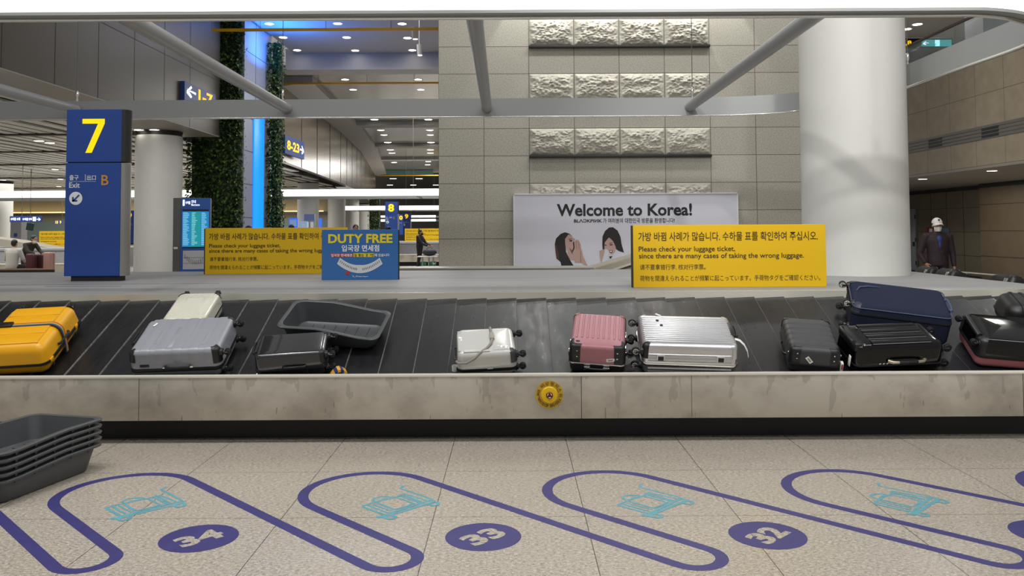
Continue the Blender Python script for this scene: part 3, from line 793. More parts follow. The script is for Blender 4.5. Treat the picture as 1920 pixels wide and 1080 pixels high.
# yellow and blue tag beside it
TAGY = mat('yellow_ribbon', 'd9a019', 0.6); TAGB = mat('blue_ribbon', '252f6b', 0.6)
mb = MB(); M = belt_frame(-1.36, 0.075, 25)
for k in range(5):
    mb.mi = k % 2
    q = [M @ Vector((-0.06 + 0.024 * k + dx, dy, 0.03 + 0.045 * sin(pi * (k + (dx > 0)) / 5) + dz)) for dx, dy, dz in ((0, -0.03, 0), (0.024, -0.03, 0), (0.024, 0.03, 0.0), (0, 0.03, 0.0))]
    p = [a - Vector((0, 0, 0.02)) for a in q]
    mb.loft([p, q], True, True, True)
tag(mb.build('ribbon_bow', [TAGY, TAGB], smooth=0), 'yellow and blue ribbon on the belt beside the dark grey suitcase', 'ribbon')

# --- 6 small white case
WHT = mat('white_gloss_shell', 'c6c6c2', 0.14, coat=0.7)
L, Wd, T = 0.47, 0.40, 0.216
t = case('small white glossy suitcase with a grey strap looped across it', -0.215, 0.25, 5, L, Wd, T, WHT, r=0.055, re=0.045, split=0.30, band=0.022,
         ribs=[('y', -0.205, 0.03, 0.003, (0.12, 0.88)), ('x', -0.13, 0.06, 0.004, (0.60, 0.88)), ('x', -0.16, 0.03, 0.004, (0.10, 0.55))])
wheel(t, L / 2, Wd / 2 - 0.05, T - 0.05, 1, 1, HUBD); wheel(t, L / 2, -Wd / 2 + 0.055, T - 0.055, 1, 1, HUBD); wheel(t, L / 2, -Wd / 2 + 0.055, 0.05, 1, 1, HUBD)
guards(t, L, Wd, T, 0.055, 0.045, 0.30, HUBD, 0.055, [(1, -1)], zlow=0.04)
GSTR = mat('grey_rubber_strap', '8d8a84', 0.45)
mb = MB(); pts = [(0.04, Wd / 2 + 0.006, T * 0.4), (0.04, Wd / 2 + 0.004, T - 0.04), (0.045, Wd / 2 - 0.04, T + 0.008), (0.05, 0.05, T + 0.010), (0.05, -0.02, T + 0.010), (0.035, -0.085, T + 0.010), (0.0, -0.14, T + 0.006), (-0.05, -0.175, T - 0.008), (-0.10, -0.198, T - 0.045), (-0.16, -0.207, T - 0.075), (-0.22, -0.200, T - 0.08), (-0.238, -0.17, T - 0.08)]
mb.tube(pts, 0.011, 10); s_ = mb.build('strap', GSTR, t, local=True); s_['label'] = 'grey looped strap'
mb = MB(); mb.box((0.032, -0.02, T + 0.006), (0.068, 0.07, T + 0.024), 0.004); mb.build('strap_sleeve', mat('grey_sleeve', '9b968c', 0.5), s_, local=True)
grab(t, (-L / 2 + 0.002, 0.0, 0.10), (0, 1, 0), (-1, 0, 0), 0.18, 0.022, HUBD, r=0.007)
mb = MB(); pts = [Vector((-L / 2 - 0.02 - 0.02 * sin(a), -0.15 + 0.02 * cos(a), 0.085)) for a in [i * pi / 4 for i in range(8)]]
mb.loft([[p + Vector((0, 0, -0.045)), p, p * 1.0 + Vector((0.002, 0, 0)), p + Vector((0.002, 0, -0.045))] for p in pts + [pts[0]]]); mb.build('paper_tag', WHITEP, t, local=True)
mb = MB(); mb.box((0.0, -Wd / 2 - 0.007, T * 0.30 + 0.004), (0.045, -Wd / 2 + 0.004, T * 0.30 + 0.014), 0.002); mb.build('zip_lock', CHROME, t, local=True)

# --- 7 pink case with a black lower half
PNK = mat('rose_pink_shell', 'aa747d', 0.38, 0.15, noise=(40, 0.05))
DSH = mat('charcoal_shell', '2d2d31', 0.42)
L, Wd, T = 0.435, 0.535, 0.244
t = case('rose pink ribbed suitcase with black corner guards and charcoal lower half', 0.69, 0.345, -8, L, Wd, T, PNK, DSH, CHROME, r=0.045, re=0.032, split=0.36, band=0.012,
         ribs=[('y', -0.168 + 0.042 * k, 0.017, 0.006, (0.22, 0.93)) for k in range(9)])
guards(t, L, Wd, T, 0.045, 0.032, 0.36, BLK, 0.085, [(-1, -1), (1, -1)], rivet=CHROME)
guards(t, L, Wd, T, 0.045, 0.032, 0.36, PNK, 0.07, [(-1, 1), (1, 1)])
for x, y, z in ((L / 2, 0.09, 0.10), (L / 2, -0.085, 0.10)): wheel(t, x, y, z, 1, 1, HUBD, 0.022)
wheel(t, L / 2 - 0.06, Wd / 2 - 0.004, T - 0.09, 'y+', 1, HUBD, 0.022)
grab(t, (0.0, -Wd / 2 + 0.002, T * 0.36 - 0.028), (1, 0, 0), (0, -1, -0.05), 0.19, 0.024, r=0.009)
mb = MB()
for x in (-0.075, 0.075): mb = MB(); mb.box((x - 0.025, -Wd / 2 - 0.020, T * 0.36 - 0.042), (x + 0.025, -Wd / 2 - 0.002, T * 0.36 - 0.014), 0.004); mb.build('handle_mount', CHROME, t, local=True)
mb = MB()
for y in (-0.12, 0.02): mb = MB(); mb.box((-L / 2 - 0.014, y - 0.022, T * 0.36 - 0.02), (-L / 2 + 0.002, y + 0.022, T * 0.36 + 0.03), 0.004); mb.build('latch', CHROME, t, local=True)
mb = MB(); mb.lathe([(0.017, 0), (0.017, 0.003), (0, 0.004)], 16, Matrix.Translation((-0.155, -0.195, T + 0.001)) @ Matrix.Scale(0.6, 4, (0, 1, 0))); mb.build('badge', BLK, t, local=True)
sticker(t, onface(0.105, -Wd / 2 - 0.0005, T * 0.55, 0, -1, 0.02, 8), 0.065, 0.028)

# --- 8 aluminium case
ALU = mat('ribbed_aluminium', 'd9d9dc', 0.3, 0.85, noise=(2.5, 0.05))
L, Wd, T = 0.74, 0.50, 0.263
t = case('large silver grooved aluminium suitcase with black latches', 1.385, 0.30, -3.5, L, Wd, T, ALU, ALU, CHROME, r=0.05, re=0.04, split=0.36, band=0.02,
         ribs=[('x', -0.185 + 0.0285 * k, 0.017, 0.005) for k in range(14)])
mb = MB()
for k in range(3):
    z = T * 0.36 + 0.035 + 0.026 * k
    for s in (-1, 1): mb.tube([(-L / 2 + 0.05, s * (Wd / 2 - 0.004), z), (L / 2 - 0.05, s * (Wd / 2 - 0.004), z)], 0.008, 8)
mb.build('side_groove', ALU, t, local=True)
mb = MB()
for z in (0.03, 0.06): mb = MB(); mb.tube([(-L / 2 + 0.05, -Wd / 2 + 0.004, z), (L / 2 - 0.05, -Wd / 2 + 0.004, z)], 0.008, 8); mb.build('side_groove', ALU, t, local=True)
for x in (-0.225, 0.235):
    mb = MB(); mb.box((x - 0.035, -Wd / 2 - 0.008, T * 0.36 + 0.035), (x + 0.035, -Wd / 2 + 0.01, T * 0.36 + 0.088), 0.008); lt = mb.build('latch', ALU, t, local=True)
    mb = MB(); mb.box((x - 0.022, -Wd / 2 - 0.013, T * 0.36 + 0.042), (x + 0.022, -Wd / 2 - 0.006, T * 0.36 + 0.078), 0.004); mb.build('latch_button', BLK, lt, local=True)
for x, y, z in ((-L / 2, Wd / 2 - 0.06, T - 0.06), (-L / 2 + 0.0, -Wd / 2 + 0.04, T - 0.075), (-L / 2, Wd / 2 - 0.06, 0.06), (-L / 2, -Wd / 2 + 0.06, 0.05)): wheel(t, x, y, z, -1, 1, HUBW, 0.030)
guards(t, L, Wd, T, 0.05, 0.04, 0.36, BLK, 0.062, [(-1, -1)], zlow=0.04)
guards(t, L, Wd, T, 0.05, 0.04, 0.36, ALU, 0.06, [(1, -1), (-1, 1), (1, 1)], zlow=0.05)
mb = MB()
for x, y in ((-0.22, 0.13), (-0.195, 0.055)): mb.lathe([(0.013, 0), (0.013, 0.009), (0, 0.010)], 14, Matrix.Translation((x, y, T)))
mb.build('stud', BLK, t, local=True)
mb = MB(); mb.box((L / 2 - 0.035, -0.07, T - 0.075), (L / 2 + 0.006, 0.13, T + 0.004), 0.008); mb.build('handle_recess', BLK, t, local=True)
grab(t, (L / 2 - 0.004, 0.03, T - 0.025), (0, 1, 0), (1, 0, 0.2), 0.17, 0.024)
tagp = [(L / 2 - 0.005, -0.085, T - 0.02), (L / 2 + 0.03, -0.10, T - 0.025), (L / 2 + 0.065, -0.115, T - 0.055), (L / 2 + 0.09, -0.13, T - 0.10), (L / 2 + 0.10, -0.14, T - 0.15)]
mb = MB(); wv = Vector((0.005, 0.014, 0)); mb.loft([[Vector(p) - wv, Vector(p) + wv, Vector(p) + wv + Vector((0, 0, .0015)), Vector(p) - wv + Vector((0, 0, .0015))] for p in tagp], True, True, True)
mb.build('airline_tag', WHITEP, t, local=True)
sticker(t, onface(-0.205, Wd / 2 - 0.03, T + 0.006, 0, 0, 1, -40), 0.05, 0.018, bars=False)

# --- 9 matte charcoal case
MTC = mat('matte_charcoal_shell', '3c3c3f', 0.5, noise=(30, 0.06))
L, Wd, T = 0.385, 0.515, 0.215
t = case('small matte charcoal suitcase with riveted corner guards and a white label', 2.385, 0.318, -9, L, Wd, T, MTC, DSH, r=0.045, re=0.035, split=0.36, band=0.014,
         ribs=[('x', yy, 0.05, 0.003) for yy in (-0.16, -0.08, 0.0, 0.08, 0.16)] + [('x', yy, 0.022, 0.0035, fr) for yy, fr in ((-0.12, (0.15, 0.6)), (-0.04, (0.4, 0.9)), (0.04, (0.2, 0.7)), (0.12, (0.3, 0.85)))])
guards(t, L, Wd, T, 0.045, 0.035, 0.36, BLK, 0.075, [(-1, -1), (1, -1)], rivet=CHROME); guards(t, L, Wd, T, 0.045, 0.035, 0.36, BLK, 0.05, [(-1, 1), (1, 1)], zlow=0.03)
sticker(t, onface(-0.045, -Wd / 2 - 0.001, T * 0.58, 0, -1, 0.02, -50), 0.062, 0.030)
grab(t, (-L / 2 + 0.002, -0.02, T * 0.36), (0, 1, 0), (-1, 0, 0), 0.18, 0.025)
for x, y, z in ((-L / 2 + 0.05, Wd / 2 - 0.004, T - 0.05), (L / 2 - 0.05, Wd / 2 - 0.004, T - 0.05), (L / 2 - 0.05, Wd / 2 - 0.004, 0.045)): wheel(t, x, y, z, 'y+', 1, HUBD, 0.022)
mb = MB(); mb.box((L / 2 + 0.004, -Wd / 2 + 0.01, 0.012), (L / 2 + 0.024, -Wd / 2 + 0.05, 0.11), 0.002); tg_ = mb.build('luggage_tag', WHITEP, t, local=True)
mb = MB(); mb.box((L / 2 + 0.008, -Wd / 2 + 0.006, 0.06), (L / 2 + 0.020, -Wd / 2 + 0.0095, 0.10), 0); mb.build('print', mat('red_print', 'a5382f', 0.6), tg_, local=True)

# --- 10 navy soft case
NVY = mat('navy_fabric', '1c2235', 0.85, noise=(120, 0.12), bump=(300, 0.12), spec=0.2)
L, Wd, T = 0.77, 0.50, 0.29
t = case('large navy blue fabric suitcase leaning against the guard rail', 3.275, 0.775, -16, L, Wd, T, NVY, NVY, r=0.06, re=0.05, split=0.72, band=0.014, bulge=0.012, draft=0.004)
for x, y, z in ((-L / 2 - 0.0, Wd / 2 - 0.07, T - 0.03), (-L / 2 + 0.01, -Wd / 2 + 0.09, T - 0.03), (-L / 2, Wd / 2 - 0.08, 0.05), (-L / 2, -Wd / 2 + 0.08, 0.05)): wheel(t, x, y, z, -1, 1, HUBW if z > 0.1 else HUBD, 0.030)
guards(t, L, Wd, T, 0.06, 0.05, 0.72, mat('dark_navy_plastic', '222637', 0.5), 0.07, [(-1, -1), (-1, 1)])
pp = [rrect(L - 0.015, Wd - 0.015, 0.06)]
mb = MB(); mb.tube([Vector((x, y, T - 0.022)) for x, y in rrect(L - 0.004, Wd - 0.004, 0.06)], 0.005, 6, closed=True); mb.build('piping', mat('navy_piping', '39405c', 0.6), t, local=True)
grab(t, (L / 2 - 0.01, -0.02, T - 0.02), (0, 1, 0), (0.9, 0, 0.35), 0.20, 0.022, mat('navy_webbing', '3d4563', 0.7), r=0.010)
mb = MB(); mb.tube([(-L / 2 + 0.05, 0.02, T + 0.004), (-L / 2 + 0.08, 0.08, T + 0.012), (-L / 2 + 0.15, 0.11, T + 0.014), (-L / 2 + 0.25, 0.12, T + 0.012)], [0.004, 0.007, 0.007, 0.003], 8); mb.build('pull_loop', mat('navy_webbing', '3d4563', 0.7), t, local=True)
grab(t, (0.05, -Wd / 2 + 0.002, T * 0.5), (1, 0, 0), (0, -1, 0), 0.20, 0.018, NVY, r=0.010)

# --- 11 glossy black case
GBK = mat('glossy_black_shell', '08080a', 0.07, coat=0.25, spec=0.32)
L, Wd, T = 0.71, 0.365, 0.262
t = case('glossy black grooved suitcase with a large black end handle', 2.985, 0.235, 4, L, Wd, T, GBK, GBK, r=0.055, re=0.05, split=0.34,
         ribs=[('x', yy, 0.058, 0.008, (0.17, 0.86)) for yy in (-0.125, -0.045, 0.035, 0.115)])
mb = MB(); mb.box((-L / 2 - 0.006, -0.15, T - 0.07), (-L / 2 + 0.075, 0.15, T + 0.006), 0.02); mb.build('handle_plate', BLK, t, local=True)
grab(t, (-L / 2 + 0.012, 0.0, T - 0.012), (0, 1, 0), (-0.75, 0, 0.66), 0.22, 0.04, r=0.014)
mb = MB()
for x, y in ((-L / 2 + 0.05, 0.16), (-L / 2 + 0.06, -0.16), (-L / 2 + 0.11, 0.08)): mb.lathe([(0.009, 0), (0.009, 0.012), (0, 0.015)], 10, Matrix.Translation((x, y, T)))
mb.build('stud', CHROME, t, local=True)
hd = grab(t, (0.05, -Wd / 2 + 0.002, T * 0.34 + 0.04), (1, 0, 0), (0, -1, 0.1), 0.24, 0.032, r=0.010)
mb = MB()
for x in (-0.075, 0.175): mb.tube([(x - 0.02 * (1 if x < 0 else -1), -Wd / 2 - 0.004, T * 0.34 + 0.04), (x + 0.005 * (1 if x < 0 else -1), -Wd / 2 - 0.03, T * 0.34 + 0.043), (x + 0.05 * (1 if x < 0 else -1), -Wd / 2 - 0.036, T * 0.34 + 0.045)], [0.015, 0.0125, 0.011], 10)
mb.build('handle_end', mat('beige_metal', 'a9a18f', 0.35, 0.7), t, local=True)
for x, y, z in ((L / 2, -Wd / 2 + 0.06, T - 0.075), (L / 2, Wd / 2 - 0.06, T - 0.07), (L / 2, -Wd / 2 + 0.06, 0.05)): wheel(t, x, y, z, 1, 1, BLK, 0.032)
mb = MB()
for k in range(3): mb.lathe([(0.008, 0), (0.008, 0.01), (0, 0.012)], 8, onface(-0.10 - 0.03 * k, -Wd / 2 + 0.002, T * 0.34 + 0.02, 0, -1, 0))
mb.build('zip_pull', CHROME, t, local=True)
mb = MB(); mb.box((-L / 2 - 0.035, -Wd / 2 + 0.02, 0.08), (-L / 2 - 0.03, -Wd / 2 + 0.05, 0.17), 0.001, None); mb.build('luggage_tag', WHITEP, t, local=True)

# --- 12 black faceted case with a pink lower half (right edge)
PNL = mat('dusty_pink_shell', 'a5666a', 0.5)
L, Wd, T = 0.70, 0.47, 0.25
t = case('glossy black faceted suitcase with a dusty pink lower half at the right edge', 4.03, 0.315, -10, L, Wd, T, GBK, PNL, r=0.06, re=0.045, split=0.42, band=0.02)
mb = MB()
for q in (((-0.26, -0.17), (-0.10, 0.02), (-0.24, 0.16)), ((-0.02, -0.18), (0.30, -0.18), (0.14, -0.02)), ((-0.10, 0.19), (0.05, 0.08), (0.26, 0.19)), ((0.05, 0.02), (0.30, -0.08), (0.30, 0.14))):
    c = (sum(p[0] for p in q) / 3, sum(p[1] for p in q) / 3)
    for i in range(3):
        a, b = q[i], q[(i + 1) % 3]; mb.face([Vector((*a, T + 0.001)), Vector((*b, T + 0.001)), Vector((*c, T + 0.018))])
mb.build('facet_panel', GBK, t, local=True, smooth=0)
guards(t, L, Wd, T, 0.06, 0.045, 0.42, BLK, 0.09, [(-1, -1), (-1, 1)], zlow=0.0)
for x, y, z in ((-L / 2 + 0.02, -Wd / 2 + 0.05, T - 0.05), (-L / 2 + 0.02, Wd / 2 - 0.05, T - 0.05)): wheel(t, x, y, z, -1, 1, BLK, 0.026)
mb = MB(); mb.tube([(-L / 2 + 0.025, -0.15, T - 0.012), (-L / 2 + 0.025, 0.15, T - 0.012)], 0.022, 12); mb.build('edge_bumper', BLK, t, local=True)

# --- 13 dark bag at the far right
BAGM = mat('black_nylon', '141416', 0.45, noise=(20, 0.2))
t = case('black bag half cut off behind the faceted case at the right edge', 4.47, 0.80, -8, 0.55, 0.36, 0.24, BAGM, BAGM, r=0.10, re=0.08, split=0.4, name='travel_bag', ribs=[('y', xx, 0.02, 0.008) for xx in (-0.16, -0.08, 0.0, 0.08)])

# ================================================================== GREY TUBS
TUBM = mat('grey_plastic_tub', '4b4e51', 0.42, noise=(5, 0.06))
def tub(label, M, group, L=0.86, Wd=0.60, H=0.20, hi=0.20, lo=0.15):
    t = thing('luggage_tub', label, 'tub', M, group)
    def rim(x): f = min(1, max(0, (x / L + 0.5 - 0.42) / 0.42)); return hi + (lo - hi) * f
    def ring(i, z=None, dz=0, r=0.07): return [Vector((x, y, (rim(x) + dz) if z is None else z)) for x, y in rrect(L - 2 * i, Wd - 2 * i, max(0.03, r), 6, 8)]
    mb = MB(); a = 0.075
    mb.loft([ring(a + 0.03, 0.0), ring(a, 0.0), ring(a - 0.012, 0.012), ring(0.028, None, -0.012), ring(0.028, None, -0.004)], True, True)
    mb.loft([ring(0.032, None, -0.004), ring(0.065, 0.022), ring(a + 0.01, 0.010)], True, False, True)
    mb.build('basin', TUBM, t, local=True, smooth=40)
    mb = MB(); R = [ring(0.002, None, -0.018), ring(-0.002, None, -0.005), ring(0.003, None, 0.0), ring(0.028, None, 0.0), ring(0.033, None, -0.004), ring(0.029, None, -0.010), ring(0.006, None, -0.012)]
    R.append(R[0]); mb.loft(R)
    for s in (-1, 1):
        for x in (-0.30, -0.15, 0.0, 0.15, 0.30):
            z = rim(x); mb.prism([(-0.014, 0), (0.014, 0), (0.006, -0.026), (-0.006, -0.026)], -0.003, 0.004, Matrix(((1, 0, 0, x), (0, 0, s, s * (Wd / 2 - 0.022)), (0, 1, 0, z - 0.012), (0, 0, 0, 1))))
            mb.box((x - 0.004, s * (Wd / 2 - 0.075 if s > 0 else Wd / 2 - 0.002), z - 0.05), (x + 0.004, s * (Wd / 2 - 0.002 if s > 0 else Wd / 2 - 0.035), z - 0.014)) if False else None
    for s in (-1, 1):
        for y in (-0.15, 0.15):
            z = rim(s * L / 2); mb.prism([(-0.014, 0), (0.014, 0), (0.006, -0.026), (-0.006, -0.026)], -0.003, 0.004, Matrix(((0, 0, s, s * (L / 2 - 0.022)), (1, 0, 0, y), (0, 1, 0, z - 0.012), (0, 0, 0, 1))))
    mb.build('rim', TUBM, t, local=True, smooth=40)
    mb = MB()
    for x in (-0.25, -0.15, -0.05, 0.05, 0.15, 0.25): mb.box((x - 0.003, -Wd / 2 + 0.10, 0.010), (x + 0.003, Wd / 2 - 0.10, 0.015))
    mb.build('floor_rib', TUBM, t, local=True, smooth=0)
    return t
tub('empty dark grey plastic tub tilted on the belt behind the dark grey suitcase', belt_frame(-1.495, 0.675, -7), 'grey luggage tubs', 0.86, 0.48, 0.2, 0.20, 0.135)
SLAB = ['dark grey plastic tub at the bottom of the stack on the floor', 'dark grey tub second from the bottom of the floor stack', 'dark grey tub in the middle of the floor stack', 'dark grey tub second from the top of the floor stack', 'dark grey plastic tub on top of the stack on the floor']
STM = Matrix.Translation((-3.215, 5.47, 0.001)) @ Matrix.Rotation(radians(256), 4, 'Z')
base = None
for k in range(5):
    Mk = Matrix.Translation((0, 0, 0.042 * k)) @ STM
    if base is None: base = tub(SLAB[0], Mk, 'grey luggage tubs', 0.88, 0.60, 0.2, 0.180, 0.152)
    else:
        o = copy_tree(base); o.matrix_world = Mk; o['label'] = SLAB[k]
# ================================================================== SIGNS ON THE PLATFORM
YSG = mat('yellow_sign_board', 'dfb400', 0.5); SEDGE = mat('dark_board_edge', '2d2620', 0.6); YINK = mat('dark_brown_ink', '3a2c14', 0.7)
SIGNL = '가방 바뀜 사례가 많습니다. 수하물 표를 확인하여 주십시오.'
def warning_board(label, dx, Y, zb, s=1.0):
    """yellow board, 1.88 m wide; its lettering is set out in the pixel measures of the near board, then moved to its place"""
    Y0 = 8.13; a, b = at(1188, 538.5, Y0), at(1550, 536.6, Y0); top = at(1366, 420.5, Y0).z; z0 = (a.z + b.z) / 2
    M = Matrix.Translation((dx, Y, zb)) @ Matrix.Scale(s, 4) @ Matrix.Translation((-a.x, -Y0, -z0))
    t = thing('warning_sign', label, 'sign', (dx + (b.x - a.x) * s / 2, Y, zb), 'yellow luggage warning signs')
    mb = MB(); mb.box((a.x, Y0, z0), (b.x, Y0 + 0.012, top), 0.002, M); mb.build('board', YSG, t, smooth=0)
    mb = MB(); mb.box((a.x + 0.0, Y0 + 0.0125, z0), (b.x - 0.01, Y0 + 0.05, top - 0.004), 0.002, M); mb.box((a.x - 0.016, Y0 + 0.006, z0), (a.x - 0.001, Y0 + 0.05, top - 0.004), 0.001, M); mb.build('backing', SEDGE, t, smooth=0)
    def tx(body, x0, yb, x1, yt, bold):
        t2 = MB(); px_text(t2, body, x0, yb, x1, yt, Y0, bold); mb = MB(); mb.add(t2.bm, M); mb.build('lettering', YINK, t, smooth=0)
    tx(SIGNL, 1196.7, 450.5, 1533, 433.5, 0.008)
    tx('Please check your luggage ticket,', 1197.5, 473.3, 1378, 461, 0.010)
    tx('since there are many cases of taking the wrong luggage.', 1198, 486, 1507, 473.5, 0.010)
    tx('请不要拿错行李, 核对行李票。', 1200, 505.5, 1322.7, 494.5, 0.0)
    tx('荷物を間違えられることが頻繁に起こっています。手荷物タグをご確認ください。', 1200, 525.7, 1538, 515, 0.0)
    return t
p0 = at(1188, 538.5, 8.13)
warning_board('large yellow warning sign standing at the front of the platform before the welcome banner', p0.x, 8.13, 1.0585)
p1 = at(384, 513.5, 11.0)
warning_board('yellow warning sign partly hidden behind the blue duty free board', p1.x, 11.0, 1.0585)

# duty free board
Y = 9.6; BLU = mat('blue_sign_board', '2f66a6', 0.5); WINK = mat('white_print', 'e9ebee', 0.6); YLT = mat('yellow_print', 'e6d21c', 0.6); REDB = mat('red_print_box', 'b0302c', 0.6)
a, b = at(603, 525, Y), at(746.5, 524, Y); top = at(675, 430.5, Y).z; z0 = 1.0585
t = thing('duty_free_sign', 'blue board reading DUTY FREE standing in front of the left yellow sign', 'sign', ((a.x + b.x) / 2, Y, z0))
mb = MB(); mb.box((a.x, Y, z0), (b.x, Y + 0.012, top), 0.002); mb.build('board', BLU, t, smooth=0)
mb = MB(); mb.box((a.x + .005, Y + 0.0125, z0), (b.x + 0.010, Y + 0.045, top - 0.005), 0.002); mb.build('backing', SEDGE, t, smooth=0)
mb = MB(); px_text(mb, 'DUTY FREE', 615.5, 456, 736, 438.8, Y, 0.035); mb.build('title_lettering', YLT, t, smooth=0)
def quad(mb, pts, Y, off=0.003): mb.face([Vector((at(*p, Y).x, Y - off, at(*p, Y).z)) for p in pts])
mb = MB(); quad(mb, [(620.2, 482.2), (662, 482.2), (662, 475.3), (620.2, 475.3)], Y, 0.002); mb.build('red_box', REDB, t, smooth=0)
mb = MB(); quad(mb, [(663, 481.8), (701.6, 481.8), (701.6, 475), (663, 475)], Y, 0.002); mb.build('yellow_box', YLT, t, smooth=0)
mb = MB(); px_text(mb, '입국장 면세점', 640.7, 471.4, 711, 459.2, Y, 0.02); px_text(mb, '입국장 면세점은', 621, 481.3, 661, 476, Y, 0.015, 0.004); px_text(mb, '에 있습니다', 702.5, 481, 730.4, 475.4, Y, 0.015)
px_text(mb, 'Incheon Airport', 669.5, 519.8, 690, 517.2, Y, 0.01)
quad(mb, [(660, 515.8), (664.5, 518.5), (667, 518.2), (664.8, 521.2)], Y); quad(mb, [(670.5, 515.8), (664.8, 521.2), (663.5, 518.2), (666, 518.5)], Y)
mb.build('white_lettering', WINK, t, smooth=0)
mb = MB(); px_text(mb, '짐 찾는 곳 7번', 664, 481.2, 701, 475.6, Y, 0.02, 0.004)
mb.build('dark_lettering', INK, t, smooth=0)
mb = MB(); n = 18
def arc_pt(f, r): # gently curved terminal map
    th = radians(-44 + 88 * f) ; return (675.0 + r * sin(th), 440.5 + r * cos(th) - 0)
R0, R1 = 55.5, 72.0
cxm, cym = 674.8, 512.0
def mp(f, o):
    x = 632 + 85.5 * f; c = (f - 0.5) * 2; y = 512.2 - 17.5 * c * c
    nx, ny = 0.55 * c, -1
    return (x - nx * o * 0.9 * 1.0, y + ny * o)
outer = [mp(i / n, 0) for i in range(n + 1)]; inner = [mp(i / n, 15.5 - 4.0 * abs(i / n - .5) * 2) for i in range(n + 1)]
for i in range(n): quad(mb, [outer[i], outer[i + 1], inner[i + 1], inner[i]], Y)
mb.build('map_strip', mat('pale_grey_print', 'c9ccd2', 0.6), t, smooth=0)
mb = MB()
for i in range(1, 26):
    f = i / 26
    if abs(f - 0.5) < 0.05: continue
    p, q = mp(f, 5.2), mp(f, 9.2); w = 0.55; quad(mb, [(p[0] - w, p[1]), (p[0] + w, p[1]), (q[0] + w, q[1]), (q[0] - w, q[1])], Y, 0.004)
mb.build('map_marks', INK, t, smooth=0)
mb = MB(); quad(mb, [(647.5, 514), (654.5, 515.5), (656, 509.3), (649, 507.8)], Y, 0.005); mb.build('map_flag', REDB, t, smooth=0)

